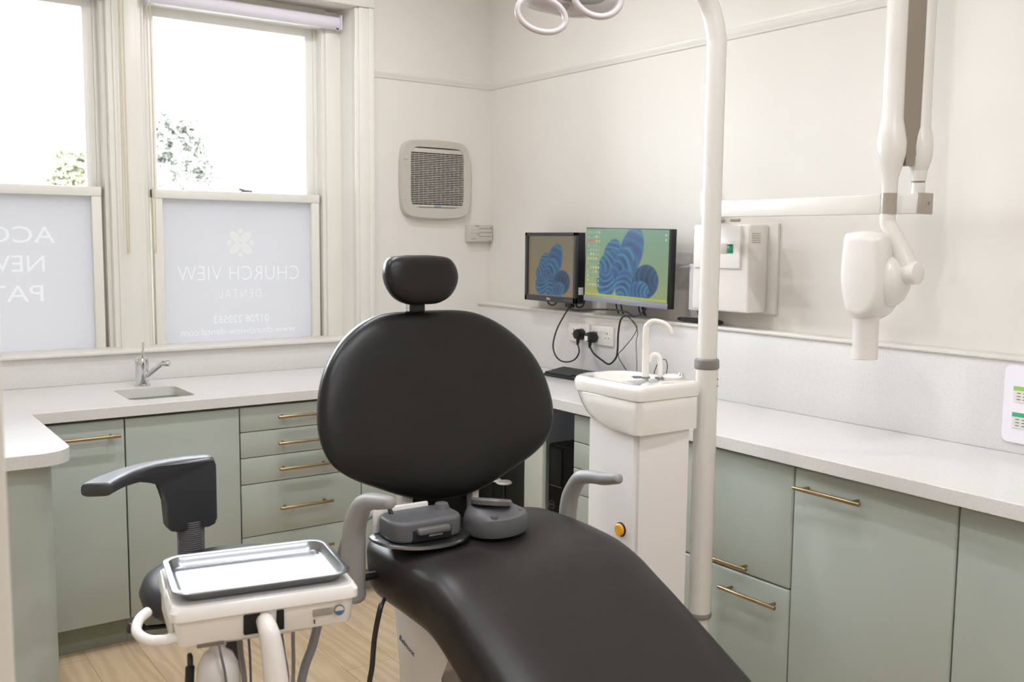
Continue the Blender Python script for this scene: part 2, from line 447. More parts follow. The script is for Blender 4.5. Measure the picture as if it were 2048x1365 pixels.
def lettering(name, s, width, cx, cz, parent, m, cap=None, spacing=1.0, offset=0.0, align='CENTER'):
    size = 0.1
    wd = text_width(s, size, spacing); size *= width/wd
    yscale = 1.0
    if cap:
        b = text_bm('H', size, lambda x, y, z: Vector((x, y, z))); ys = [v.co.y for v in b.verts]; b.free(); yscale = cap/(max(ys)-min(ys))
    b = text_bm(s, size, lambda x, y, z: Vector((cx-x, FY-z, cz+y*yscale)), depth=.002, spacing=spacing, offset=offset, align=align)
    return cut_piece(name, b, m, parent)
def cut_piece(name, b, m, parent):
    bmesh.ops.remove_doubles(b, verts=b.verts[:], dist=1e-6)
    bmesh.ops.recalc_face_normals(b, faces=b.faces[:])
    me_ = bpy.data.meshes.new('cut'); b.to_mesh(me_); CUTS.setdefault(parent.name, []).append(me_)
    b.normal_update()
    bmesh.ops.delete(b, geom=[f for f in b.faces if f.normal.y > -.5], context='FACES')
    for v in b.verts: v.co.y = FY
    return obj(name, b, m, parent)
lettering('lettering', 'CHURCH VIEW', .575, 1.601, 1.336, ls2, M_FILMTXT, cap=.066, spacing=1.05, offset=-.0012)
lettering('lettering', 'DENTAL', .200, 1.598, 1.243, ls2, M_FILMTXT, cap=.038, spacing=1.3, offset=-.0008)
lettering('lettering', '01708 220563', .262, 1.600, 1.126, ls2, M_FILMTXT, cap=.034)
lettering('lettering', 'www.churchview-dental.com', .540, 1.590, 1.072, ls2, M_FILMTXT, cap=.030)
b = bm_new()   # round leafy emblem above the name
def flat(pts): prism(b, pts, lambda u, v, w: Vector((u, w, v)), FY-.002, FY+.002)
for k in range(4):
    a = math.radians(45+90*k); ex, ez = 1.602+math.cos(a)*.037, 1.478+math.sin(a)*.037
    flat([(ex+math.cos(t_)*.032*math.cos(a)-math.sin(t_)*.019*math.sin(a), ez+math.cos(t_)*.032*math.sin(a)+math.sin(t_)*.019*math.cos(a)) for t_ in [2*PI*j/20 for j in range(20)]])
    a = math.radians(90*k); ex, ez = 1.602+math.cos(a)*.052, 1.478+math.sin(a)*.052
    flat([(ex+math.cos(t_)*.012, ez+math.sin(t_)*.012) for t_ in [2*PI*j/14 for j in range(14)]])
cut_piece('emblem', b, M_FILMLOGO, ls2)
lettering('lettering', 'ACCEPTING', .640, 0.815, 1.502, ls1, M_FILMTXT, cap=.066, align='LEFT')
lettering('lettering', 'NEW', .236, 0.780, 1.384, ls1, M_FILMTXT, cap=.066, align='LEFT')
lettering('lettering', 'PATIENTS', .530, 0.772, 1.262, ls1, M_FILMTXT, cap=.066, align='LEFT')
for i_, ls_ in ((1, ls1), (2, ls2)):
    g0, g1 = GX[i_]
    b = bm_new(); box(b, g0, g1+.01, FY, FY+.0008, 1.005, 1.675)
    me_ = bpy.data.meshes.new('blank'); b.to_mesh(me_); b.free(); blank = bpy.data.objects.new('blank', me_); COL.objects.link(blank)
    b = bm_new()
    for c_ in CUTS[ls_.name]: b.from_mesh(c_)
    cm = bpy.data.meshes.new('cutter'); b.to_mesh(cm); b.free(); cutter = bpy.data.objects.new('cutter', cm); COL.objects.link(cutter)
    md = blank.modifiers.new('cut', 'BOOLEAN'); md.operation = 'DIFFERENCE'; md.solver = 'EXACT'; md.object = cutter; md.use_self = True
    dg = bpy.context.evaluated_depsgraph_get(); res = bpy.data.meshes.new_from_object(blank.evaluated_get(dg))
    b = bm_new(); b.from_mesh(res); b.normal_update()
    bmesh.ops.delete(b, geom=[f for f in b.faces if f.normal.y > -.5], context='FACES')
    for o_ in (blank, cutter): bpy.data.objects.remove(o_)
    obj('frosted_pane', b, M_FILM, ls_)
# mullion between the windows
bm = bm_new()
box(bm, 1.028, 1.168, 4.352, 4.50, 1.03, 2.572, .003); box(bm, 1.050, 1.146, 4.346, 4.36, 1.03, 2.572, .002)
struct('trim_10', bm, M_REV)

# roller blinds
def blind(x0, x1, lab, cordx):
    t = thing('roller_blind', ((x0+x1)/2, 4.335, 2.505), lab, 'blind', 'roller blinds over the windows')
    b = bm_new(); cyl(b, (x0+.012, 4.335, 2.508), (x1-.012, 4.335, 2.508), .030, seg=32); obj('fabric_roll', b, M_BLIND, t)
    b = bm_new()
    b.free()
    for xa in (x0, x1-.010):
        b = bm_new(); box(b, xa, xa+.010, 4.303, 4.37, 2.474, 2.545, .006); obj('bracket', b, M_BLIND, t)
    b = bm_new(); tube(b, [(x1-.03, 4.306, 2.478), (x1-.026, 4.300, 2.474), (x1-.022, 4.306, 2.478)], .003, 8); obj('end_stop', b, M_BLACK, t)
    b = bm_new()
    tube(b, [(cordx-.004, 4.33, 2.50), (cordx-.005, 4.325, 1.9), (cordx-.003, 4.32, 1.47), (cordx+.001, 4.318, 1.448), (cordx+.005, 4.32, 1.47), (cordx+.008, 4.325, 1.9), (cordx+.010, 4.33, 2.50)], .0022, 6)
    obj('pull_cord', b, M_CORD, t)
blind(0.14, 1.045, 'white roller blind rolled up at the top of the left window', 1.082)
blind(1.185, 2.074, 'white roller blind rolled up at the top of the right window', 1.192)

# ------------------------------------------------------------------ worktop (one continuous slab) with sink cut-out
out = [(-.25, 4.218), (-.25, 2.93)]
out += [(.38, 2.922)] + [(.478+.093*math.cos(math.radians(a)), 3.005+.085*math.sin(math.radians(a))) for a in range(-90, 1, 10)]
out += [(.571, 3.60), (2.28, 3.60), (2.272, 2.0), (2.25, 1.1), (2.20, -.6), (2.805, -.6), (2.805, 4.218)]
SK = rrect(.925, 1.165, 3.715, 4.005, .03, 5)
bm = bm_new()
def loop(pts, z):
    vs = [bm.verts.new((x, y, z)) for x, y in pts]
    return vs, [bm.edges.new((vs[k], vs[(k+1) % len(vs)])) for k in range(len(vs))]
tops = []
rails = []
for z in (.9, .861):
    o_, e1 = loop(out, z); s_, e2 = loop(SK, z)
    bmesh.ops.triangle_fill(bm, edges=e1+e2, use_beauty=True, use_dissolve=False)
    rails.append((o_, s_))
for k in (0, 1):
    a, b_ = rails[0][k], rails[1][k]
    for j in range(len(a)):
        bm.faces.new((a[j], a[(j+1) % len(a)], b_[(j+1) % len(a)], b_[j]))
wt = obj('worktop', bm, M_QUARTZ, loc=(1.4, 3.9, .861), smooth=30)
tag(wt, 'continuous white speckled quartz worktop running under the windows and along the right wall', 'worktop')
bv = wt.modifiers.new('edge', 'BEVEL'); bv.width = .003; bv.segments = 2; bv.limit_method = 'ANGLE'; bv.angle_limit = math.radians(50)
t = thing('sink', (1.045, 3.86, .74), 'white undermounted sink basin set in the worktop in front of the small chrome tap', 'sink')
bm = bm_new()
def rr3(x0, x1, y0, y1, r, z): return [Vector((x, y, z)) for x, y in rrect(x0, x1, y0, y1, r, 5)]
loft(bm, [rr3(.915, 1.175, 3.705, 4.015, .035, .860), rr3(.927, 1.163, 3.717, 4.003, .03, .860), rr3(.930, 1.160, 3.720, 4.000, .03, .85), rr3(.94, 1.15, 3.73, 3.99, .04, .842), rr3(1.0, 1.09, 3.82, 3.9, .03, .838)], cap=True)
obj('basin', bm, mat('white_sink_resin', (250, 249, 247), .3), t)
bm = bm_new(); lathe(bm, [(0.0001, .841), (.03, .841), (.034, .8395), (.034, .836)], (1.045, 3.86, 0)); obj('drain', bm, M_CHROME, t)

# tap
t = thing('tap', (1.056, 4.06, .9), 'small chrome mixer tap behind the sink under the windows', 'tap')
bm = bm_new(); lathe(bm, [(.0001, .9), (.031, .9), (.031, .906), (.026, .909), (.0265, .985), (.027, 1.0), (.022, 1.014), (.010, 1.021), (.0001, 1.022)], (1.056, 4.06, 0)); obj('body', bm, M_CHROME, t)
bm = bm_new(); tube(bm, [(1.066, 4.045, .935), (1.092, 4.02, .965), (1.116, 3.995, .992), (1.130, 3.985, .998)], [.012, .011, .011, .011]); obj('spout', bm, M_CHROME, t)
bm = bm_new(); cyl(bm, (1.118, 3.992, .996), (1.142, 3.975, .994), .013, .0125, bev=.002); obj('aerator', bm, M_CHROME, t)
bm = bm_new(); tube(bm, [(1.056, 4.05, 1.015), (1.054, 4.04, 1.035), (1.056, 4.036, 1.055), (1.058, 4.04, 1.078)], [.006, .005, .004, .004]); obj('lever', bm, M_CHROME, t)

# ------------------------------------------------------------------ cabinets
def bar_handle_x(parent, x0, x1, yf, z):   # front faces -y
    b = bm_new(); cyl(b, (x0, yf-.034, z), (x1, yf-.034, z), .0062, bev=.0015, seg=16)
    for xx in (x0+.028, x1-.028): cyl(b, (xx, yf+.002, z), (xx, yf-.034, z), .0048, seg=12)
    obj('handle', b, M_BRASS, parent)
def bar_handle_y(parent, y0, y1, xf, z):
    b = bm_new(); cyl(b, (xf-.034, y0, z), (xf-.034, y1, z), .0062, bev=.0015, seg=16)
    for yy in (y0+.028, y1-.028): cyl(b, (xf+.002, yy, z), (xf-.034, yy, z), .0048, seg=12)
    obj('handle', b, M_BRASS, parent)
TOPZ, BOTZ = .851, .11
def cab_back(x0, x1, fronts, label, group=None):
    t = thing('base_cabinet', ((x0+x1)/2, 3.92, 0), label, 'cabinet', group)
    b = bm_new(); box(b, x0+.0005, x1-.0005, 3.641, 4.215, BOTZ, .861); obj('carcass', b, M_SAGE_IN, t)
    b = bm_new(); box(b, x0+.0005, x1-.0005, 3.685, 3.703, 0, BOTZ-.002); obj('plinth', b, M_PLINTH, t)
    for kind, z0, z1, h in fronts:
        b = bm_new(); box(b, x0+.0025, x1-.0025, 3.62, 3.640, z0+.0015, z1-.0015, .002)
        d = obj(kind, b, M_SAGE, t)
        if h: bar_handle_x(d, h[0], h[1], 3.62, h[2])
def cab_right(y0, y1, fronts, label, group=None, bev=.007):
    t = thing('base_cabinet', (2.56, (y0+y1)/2, 0), label, 'cabinet', group)
    b = bm_new(); box(b, 2.321, 2.80, y0+.0005, y1-.0005, BOTZ, .861); obj('carcass', b, M_SAGE_IN, t)
    b = bm_new(); box(b, 2.362, 2.38, y0+.0005, y1-.0005, 0, BOTZ-.002); obj('plinth', b, M_PLINTH, t)
    for kind, z0, z1, h in fronts:
        b = bm_new(); box(b, 2.30, 2.320, y0+.002, y1-.002, z0+.0015, z1-.0015, bev, 3)
        d = obj(kind, b, M_SAGE, t)
        if h: bar_handle_y(d, h[0], h[1], 2.30, h[2])
G1 = 'sage green base cabinets'
cab_back(.42, .8755, [('door', BOTZ, TOPZ, (.628, .854, .797))], 'sage green one-door cabinet with a long brass handle beside the peninsula', G1)
cab_back(.8755, 1.298, [('door', BOTZ, TOPZ, None)], 'sage green plain door cabinet without a handle below the sink', G1)
cab_back(1.298, 1.813, [('drawer', .753, TOPZ, (1.441, 1.668, .806)), ('drawer', .651, .753, (1.441, 1.668, .701)), ('drawer', .546, .651, (1.443, 1.670, .598)), ('drawer', .336, .546, (1.445, 1.671, .441)), ('drawer', BOTZ, .336, (1.445, 1.671, .26))],
         'sage green drawer cabinet with stacked brass-handled drawers left of the chair back', G1)
cab_back(1.813, 2.298, [('door', BOTZ, TOPZ, None)], 'sage green cabinet in the corner mostly hidden behind the chair', G1)
cab_right(2.303, 2.823, [('drawer', .748, TOPZ, None), ('drawer', .648, .748, None), ('drawer', .549, .648, (2.45, 2.68, .578)), ('drawer', BOTZ, .549, None)], 'sage green drawer cabinet behind the spittoon unit', G1, .002)
cab_right(1.803, 2.303, [('drawer', .477, TOPZ, (1.942, 2.165, .505)), ('drawer', BOTZ, .477, (1.827, 2.052, .421))], 'sage green cabinet with two deep drawers whose brass handles are set close together', G1)
cab_right(1.297, 1.803, [('door', BOTZ, TOPZ, (1.557, 1.779, .798))], 'sage green full-height door cabinet with one brass handle at its upper left', G1)
cab_right(.70, 1.297, [('door', BOTZ, TOPZ, None)], 'sage green plain door cabinet at the right edge of the photo', G1)
# peninsula end
t = thing('peninsula_base', (.2, 3.2, 0), 'sage green end panel under the rounded peninsula worktop at the left', 'cabinet')
bm = bm_new()
pp = [(-.23, 3.595), (-.23, 2.965), (.40, 2.965)] + [(.44+.09*math.cos(math.radians(a)), 3.055+.09*math.sin(math.radians(a))) for a in range(-90, 1, 15)] + [(.53, 3.595)]
prism(bm, pp, lambda u, v, w: Vector((u, v, w)), 0.0, .861); obj('end_panel', bm, M_SAGE, t)

# knee space under the right worktop
bm = bm_new(); box(bm, 2.300, 2.318, 3.015, 3.135, 0, .861, .001)
o = obj('support_panel', bm, M_LIGHTP, loc=(2.31, 3.07, 0)); tag(o, 'pale upright support panel beneath the desk worktop beside the computer tower', 'panel')
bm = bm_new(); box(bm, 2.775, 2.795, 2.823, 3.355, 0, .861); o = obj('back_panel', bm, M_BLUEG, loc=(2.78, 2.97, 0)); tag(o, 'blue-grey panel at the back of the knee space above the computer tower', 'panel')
bm = bm_new()
box(bm, 2.50, 2.52, 3.14, 3.62, 0, .86); 
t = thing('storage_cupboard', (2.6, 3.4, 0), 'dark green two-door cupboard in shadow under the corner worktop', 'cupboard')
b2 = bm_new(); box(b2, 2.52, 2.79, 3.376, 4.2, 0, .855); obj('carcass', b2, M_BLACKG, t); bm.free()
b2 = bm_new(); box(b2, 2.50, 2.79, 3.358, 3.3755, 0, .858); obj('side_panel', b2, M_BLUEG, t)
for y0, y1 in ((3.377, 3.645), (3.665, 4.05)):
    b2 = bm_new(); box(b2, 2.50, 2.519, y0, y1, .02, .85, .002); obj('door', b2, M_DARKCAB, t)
t = thing('instrument_disc', (2.40, 3.42, 0), 'pale oval disc on a thin dark stand under the corner worktop', 'stand')
bm = bm_new(); lathe(bm, [(.0001, .444), (.030, .444), (.036, .449), (.030, .455), (.0001, .456)], (2.40, 3.42, 0)); lathe(bm, [(.0001, .449), (.022, .449), (.026, .453), (.022, .458), (.0001, .459)], (2.385, 3.462, 0)); obj('disc', bm, M_WHITE2, t)
bm = bm_new(); cyl(bm, (2.40, 3.42, 0.012), (2.40, 3.42, .445), .009, seg=12); lathe(bm, [(.0001, 0), (.08, 0), (.08, .01), (.0001, .012)], (2.40, 3.42, 0)); obj('stand', bm, M_BLACK, t)

# computer tower on a hanging shelf
t = thing('computer_tower', (2.58, 3.07, .31), 'black computer tower standing under the desk beside the pale support panel', 'computer')
bm = bm_new(); box(bm, 2.452, 2.765, 2.98, 3.165, .31, .665, .004); obj('case', bm, M_BLACK, t)
bm = bm_new(); box(bm, 2.444, 2.456, 2.984, 3.161, .314, .660, .003); f = obj('front_bezel', bm, M_BLACKG, t)
bm = bm_new(); box(bm, 2.441, 2.446, 3.07, 3.145, .50, .652, .001); obj('drive_bay', bm, M_BLACK, f)
bm = bm_new(); box(bm, 2.4405, 2.4445, 3.07, 3.145, .492, .496); obj('trim_line', bm, M_GREY, f)
bm = bm_new()
pts = [(math.cos(a)*.017, math.sin(a)*.017) for a in [2*PI*k/24 for k in range(24)]]
tube(bm, [(2.443, 3.135+u, .41+v) for u, v in pts], .0013, 6, 1, closed=True)
obj('badge_ring', bm, M_GREY, f)
b = text_bm('DELL', .013, lambda x, y, z: Vector((2.443-z, 3.135-x, .41+y))); obj('badge_lettering', b, M_GREY, f)
bm = bm_new(); box(bm, 2.4425, 2.4445, 3.085, 3.115, .335, .365); obj('sticker', bm, mat('light_blue_sticker', (90, 150, 215), .4), f)
bm = bm_new(); box(bm, 2.44, 2.774, 2.825, 3.22, .292, .31); o = obj('shelf', bm, M_LIGHTP, loc=(2.6, 2.92, .292)); tag(o, 'thin pale shelf carrying the black computer tower under the desk', 'shelf')

# ------------------------------------------------------------------ things on the back wall
t = thing('extractor_fan', (2.53, YB, 1.79), 'beige square extractor fan grille on the wall right of the windows', 'fan')
def bulge(x0, x1, z0, z1, b, r):
    pts = []
    n = 14
    cx_, cz_ = (x0+x1)/2, (z0+z1)/2; hx, hz = (x1-x0)/2, (z1-z0)/2
    for k in range(96):
        a = 2*PI*k/96; c, s = math.cos(a), math.sin(a)
        e = 9.0
        m_ = (abs(c)**e+abs(s)**e)**(-1/e)
        u, v = c*m_, s*m_
        u2 = u*(hx-b*v*v); v2 = v*(hz-b*u*u)
        pts.append((cx_+u2, cz_+v2))
    return pts
bm = bm_new()
o1 = bulge(2.331, 2.732, 1.602, 1.990, .012, .03); i1 = bulge(2.385, 2.690, 1.657, 1.952, 0, .0)
def ringf(pts, y): return [Vector((u, y, v)) for u, v in pts]
o1s = [((u-2.531)*.975+2.531, (v-1.796)*.975+1.796) for u, v in o1]
loft(bm, [ringf(o1, YB), ringf(o1, YB-.022), ringf(o1s, YB-.034), ringf(i1, YB-.030), ringf(i1, YB-.004)], cap=False)
obj('surround', bm, M_VENT, t)
bm = bm_new(); box(bm, 2.385, 2.69, YB-.006, YB-.001, 1.655, 1.955); obj('dark_cavity', bm, M_VENTB, t)
bm = bm_new()
box(bm, 2.388, 2.689, YB-.027, YB-.020, 1.925, 1.946, .001); box(bm, 2.388, 2.689, YB-.027, YB-.020, 1.660, 1.672, .001)
for k in range(28):
    z = 1.680+k*.0088
    box(bm, 2.388, 2.689, YB-.027, YB-.018, z-.0017, z+.0017)
for k in range(11):
    x = 2.412+k*.0254; box(bm, x-.0006, x+.0006, YB-.0195, YB-.012, 1.668, 1.93)
obj('louvre_grille', bm, M_VENTI, t)
bm = bm_new(); box(bm, 2.52, 2.56, YB-.029, YB-.026, 1.663, 1.669); obj('maker_label', bm, mat('pale_blue_label', (130, 150, 190), .5), t)
bm = bm_new(); cyl(bm, (2.355, YB-.036, 1.895), (2.355, YB-.03, 1.895), .010, seg=20); obj('screw_cap', bm, M_VENTI, t)
bm = bm_new(); cyl(bm, (2.355, YB-.036, 1.695), (2.355, YB-.03, 1.695), .005, seg=20); obj('screw_cap', bm, M_VENTI, t)
t = thing('heating_control', (2.80, YB, 1.535), 'small cream wall control with slide switches beside the corner below the fan', 'control box')
bm = bm_new(); box(bm, 2.715, 2.866, YB-.034, YB, 1.492, 1.578, .004); obj('casing', bm, M_VENTI, t)
bm = bm_new()
for z in (1.520, 1.540, 1.560): box(bm, 2.782, 2.862, YB-.0352, YB-.033, z-.0008, z+.0008)
for x, z, r in ((2.740, 1.507, .0022), (2.756, 1.507, .003), (2.770, 1.527, .0025), (2.782, 1.527, .002), (2.855, 1.566, .0025), (2.848, 1.498, .0025)):
    cyl(bm, (x, YB-.0355, z), (x, YB-.033, z), r, seg=10)
box(bm, 2.757, 2.782, YB-.0355, YB-.033, 1.571, 1.574)
obj('switch_marks', bm, M_LABELG, t)
bm = bm_new(); box(bm, 2.725, 2.79, YB-.036, YB-.03, 1.534, 1.549, .001); obj('slider', bm, M_VENT, t)
bm = bm_new(); box(bm, 2.745, 2.775, 4.197, 4.232, 1.031, 1.063, .003); o = obj('sensor_box', bm, M_BLACK, loc=(2.76, 4.21, 1.031)); tag(o, 'tiny black box on the back ledge just behind the chair back', 'box')

# ------------------------------------------------------------------ monitors
def wallpaper(u, v, aspect, bgc, tint, icons_wide):
    # plain folded blue ribbons on a soft gradient; u right 0..1, v up 0..1
    n = u.size
    c = np.zeros((n, 3))
    a, b_, c_ = bgc
    g = (u*.5+(1-v)*.5)[:, None]
    c[:] = (1-v)[:, None]*np.array(a)+v[:, None]*np.array(b_)
    c = c*(1-.35*u[:, None])+np.array(c_)*.35*u[:, None]
    x = u*aspect; y = v
    # (centre u, v, half-length, half-width, lean, fold base offset)
    lobes = [(.37, .62, .20, .15, 60, 1.1), (.34, .50, .23, .14, 30, 1.0), (.55, .64, .34, .20, 66, 1.2), (.47, .46, .30, .15, 50, 1.2), (.50, .20, .20, .17, 80, 1.0), (.70, .27, .23, .20, 20, -1.1), (.64, .14, .18, .12, 10, -1.2), (.31, .20, .18, .17, 110, -1.0)]
    for k, (lx, ly, ra, rb, ang, off) in enumerate(lobes):
        lx = (.5+(lx-.5)*(1.0 if icons_wide else .9))*aspect
        ra, rb = (ra, rb) if icons_wide else (ra*.82, rb*.82)
        ly = ly if icons_wide else ly*.82+.02
        lx = .5*aspect+(lx-.5*aspect)*1.22; ly = .40+(ly-.40)*1.04; ra *= 1.2; rb *= 1.2
        t = math.radians(ang)
        dx, dy = x-lx, y-ly
        p = (dx*math.cos(t)+dy*math.sin(t))/ra; q = (-dx*math.sin(t)+dy*math.cos(t))/rb
        d = np.sqrt(p*p+q*q)
        db = np.sqrt((p+off)**2+(q*.9+.25*np.sin(p*2))**2)
        s = .5+.5*np.sin(db*17+k*1.7+1.2*np.sin(q*2.3+k))
        s = s**2.5*(.35+.65*(.5+.5*np.sin(p*2.6+k*2.1)))
        deep = np.array([.022, .045, .17]); teal = np.array([.05, .25, .31]); mid = np.array([.04, .11, .28])
        dd = d[:, None].clip(0, 1)
        base = deep*(1-dd)+mid*dd
        colr = base*(1-.9*s[:, None])+teal*.9*s[:, None]
        if k == 5: colr = colr*.55
        m_ = (1/(1+np.exp(((d-1)*70).clip(-40, 40))))[:, None]
        y2 = (y > .02)[:, None]
        c = c*(1-m_*y2)+colr*m_*y2
    return c*np.array(tint)
def screen_mesh(name, parent, x, y0, y1, z0, z1, bgc, tint, icons, roll=0, piv=None):
    nu, nv = 220, int(220*(z1-z0)/(y1-y0))
    U, V_ = np.meshgrid(np.linspace(0, 1, nu), np.linspace(0, 1, nv))
    u = U.ravel(); v = V_.ravel(); asp = (y1-y0)/(z1-z0)
    C = wallpaper(u, v, asp, bgc, tint, icons)
    if icons:
        C[(v < .035)] = np.array((.36, .40, .06))
        rnd = random.Random(3)
        for r in range(13):
            for q in range(5):
                cu_, cv_ = .035+q*.034, .95-r*.065
                col = rnd.choice([(.45, .5, .25), (.3, .36, .3), (.4, .42, .34), (.12, .3, .3), (.2, .38, .16)])
                if r == 2: col = (.5, .1, .06) if q < 3 else (.5, .35, .15)
                m_ = (abs(u-cu_) < .010)*(abs(v-cv_) < .016)
                C[m_ > 0] = col
                m_ = (abs(u-cu_) < .013)*(abs(v-cv_+.026) < .004); C[m_ > 0] = (.3, .36, .3)
        for cv_ in (.93, .86): C[((abs(u-.965) < .008)*(abs(v-cv_) < .012)) > 0] = (.4, .5, .45)
    org = ORG[parent.name]
    co = np.stack([np.full(u.size, x), y1-u*(y1-y0), z0+v*(z1-z0)], 1)
    verts = [Vector(p)-org for p in co]
    if roll:
        pv = Vector(piv)-org; R = Matrix.Rotation(roll, 3, 'X'); verts = [R @ (p-pv)+pv for p in verts]
    faces = [(j*nu+i, j*nu+i+1, (j+1)*nu+i+1, (j+1)*nu+i) for j in range(nv-1) for i in range(nu-1)]
    me = bpy.data.meshes.new(name); me.from_pydata([tuple(p) for p in verts], [], faces)
    at = me.color_attributes.new('Col', 'FLOAT_COLOR', 'POINT')
    at.data.foreach_set('color', np.concatenate([C, np.ones((u.size, 1))], 1).astype(np.float32).ravel())
    me.materials.append(M_SCREEN)
    o = bpy.data.objects.new(name, me); COL.objects.link(o); o.parent = parent; ORG[o.name] = org
    return o
t = thing('computer_monitor', (2.79, 3.55, 1.38), 'smaller squarish black-framed monitor on the wall nearer the corner', 'monitor')
y0, y1, z0, z1 = 3.368, 3.747, 1.222, 1.538
bm = bm_new(); box(bm, 2.752, 2.795, y0, y1, z0, z1, .004); obj('casing', bm, M_BLACK, t)
bm = bm_new()
for a in ((y0, y1, z1-.016, z1), (y0, y1, z0, z0+.026), (y0, y0+.017, z0, z1), (y1-.017, y1, z0, z1)): box(bm, 2.738, 2.754, *a, .002)
fb = obj('bezel', bm, M_GREYPL, t)
screen_mesh('screen', t, 2.7500, y0+.016, y1-.016, z0+.025, z1-.015, ((.27, .21, .12), (.19, .19, .13), (.22, .20, .15)), (.75, .68, .62), False)
b = text_bm('DELL', .013, lambda x, y, z: Vector((2.7375-z, 3.56-x, 1.235+y))); obj('brand_lettering', b, M_WHITE2, fb)
bm = bm_new()
for k in range(4): box(bm, 2.7365, 2.739, 3.44-k*.018, 3.446-k*.018, 1.233, 1.237)
obj('button', bm, M_GREY, fb)
bm = bm_new(); box(bm, 2.758, 2.785, y0-.0012, y0+.001, 1.262, 1.295); obj('side_sticker', bm, M_WHITE2, t)
bm = bm_new(); box(bm, 2.79, 2.87, 3.50, 3.60, 1.33, 1.43, .003); obj('wall_mount', bm, M_BLACK, t)
bm = bm_new(); box(bm, 2.765, 2.79, 3.43, 3.475, 1.200, 1.224, .004); obj('lead_connector', bm, M_BLACK, t)
bm = bm_new(); tube(bm, [(2.765, 3.60, 1.226), (2.76, 3.585, 1.210), (2.76, 3.55, 1.206), (2.765, 3.53, 1.222)], .004, 8); obj('cable_loop', bm, M_CABLE, t)
bm = bm_new(); tube(bm, [(2.78, 3.41, 1.224), (2.775, 3.40, 1.208), (2.775, 3.375, 1.205), (2.775, 3.35, 1.222), (2.78, 3.345, 1.27), (2.80, 3.34, 1.33)], .004, 8); obj('cable_loop', bm, M_CABLE, t)

t = thing('computer_monitor', (2.79, 3.04, 1.4), 'larger wide monitor with slim bezel on the wall above the sockets, desktop icons showing', 'monitor')
y0, y1, z0, z1 = 2.782, 3.305, 1.238, 1.555
RL = math.radians(1.0); PV = (2.75, 3.04, 1.4)
RM = Matrix.Translation(PV) @ Matrix.Rotation(RL, 4, 'X') @ Matrix.Translation(-Vector(PV))
def rot(bm): bmesh.ops.transform(bm, matrix=RM, verts=bm.verts[:]); return bm
bm = bm_new(); box(bm, 2.742, 2.772, y0, y1, z0, z1, .003); obj('casing', rot(bm), M_BLACK, t)
bm = bm_new(); box(bm, 2.738, 2.744, y0+.006, y1, z0, z0+.024, .001); ch = obj('chin', rot(bm), M_SILVER, t)
screen_mesh('screen', t, 2.7405, y0+.010, y1-.004, z0+.025, z1-.004, ((.33, .35, .10), (.17, .31, .22), (.13, .28, .24)), (.9, .9, .85), True, RL, PV)
bm = bm_new(); box(bm, 2.772, 2.87, 3.0, 3.1, 1.35, 1.45, .003); obj('wall_mount', bm, M_BLACK, t)
bm = bm_new()
bm.free()
for y in (3.125, 3.095, 2.985, 2.965, 2.955):
    bm = bm_new(); tube(bm, [(2.765, y, 1.245), (2.768, y-.004+.003*random.random(), 1.218), (2.77, y-.012, 1.197)], .0032, 8); obj('lead', bm, M_CABLE, t)

# ------------------------------------------------------------------ sockets, plugs, cables
def socket(y0, y1, lab):
    t = thing('wall_socket', (2.805, (y0+y1)/2, 1.09), lab, 'socket', 'double wall sockets below the monitors')
    b = bm_new(); box(b, 2.794, 2.805, y0, y1, 1.046, 1.132, .003); obj('faceplate', b, M_WHITE2, t)
    for yc in (y0+(y1-y0)*.27, y0+(y1-y0)*.73):
        b = bm_new()
        box(b, 2.7925, 2.795, yc-.002, yc+.002, 1.095, 1.105); box(b, 2.7925, 2.795, yc-.013, yc-.008, 1.078, 1.082); box(b, 2.7925, 2.795, yc+.008, yc+.013, 1.078, 1.082)
        obj('pin_hole', b, M_LABELG, t)
    for yc in (y0+(y1-y0)*.40, y0+(y1-y0)*.60):
        b = bm_new(); box(b, 2.790, 2.796, yc-.006, yc+.006, 1.103, 1.122, .002); obj('switch', b, M_WHITE, t)
socket(3.335, 3.480, 'white double wall socket nearer the corner with a plain black plug')
socket(3.172, 3.318, 'white double wall socket nearer the camera with a white-labelled plug')
def plug(y, z, lab, sticker):
    t = thing('plug', (2.79, y, z), lab, 'plug', 'black mains plugs')
    b = bm_new(); cyl(b, (2.792, y, z), (2.752, y, z+.002), .026, .022, bev=.005); obj('plug_body', b, M_BLACK, t)
    b = bm_new(); tube(b, [(2.768, y, z-.018), (2.766, y, z-.034), (2.765, y, z-.045)], [.009, .007, .005], 10); obj('cable_grip', b, M_BLACK, t)
    if sticker:
        b = bm_new(); box(b, 2.7495, 2.7525, y-.002, y+.018, z-.014, z+.006); obj('white_label', b, M_PAPER, t)
plug(3.377, 1.084, 'plain black mains plug in the socket nearer the corner', False)
plug(3.293, 1.078, 'black mains plug with a white label in the socket nearer the camera', True)
def cable(name, pts, r, lab, m=None):
    b = bm_new(); tube(b, pts, r, 8, 6); o = obj(name, b, m or M_CABLE, loc=pts[0]); tag(o, lab, 'cable')
cable('power_cable', [(2.770, 3.443, 1.205), (2.765, 3.479, 1.16), (2.765, 3.53, 1.092), (2.765, 3.555, 1.024), (2.765, 3.542, 0.981), (2.765, 3.503, 0.955), (2.765, 3.446, 0.953), (2.765, 3.392, 0.972), (2.765, 3.365, 1.008), (2.765, 3.376, 1.040)], .0035, 'black power lead looping from the smaller monitor down to the plain plug')
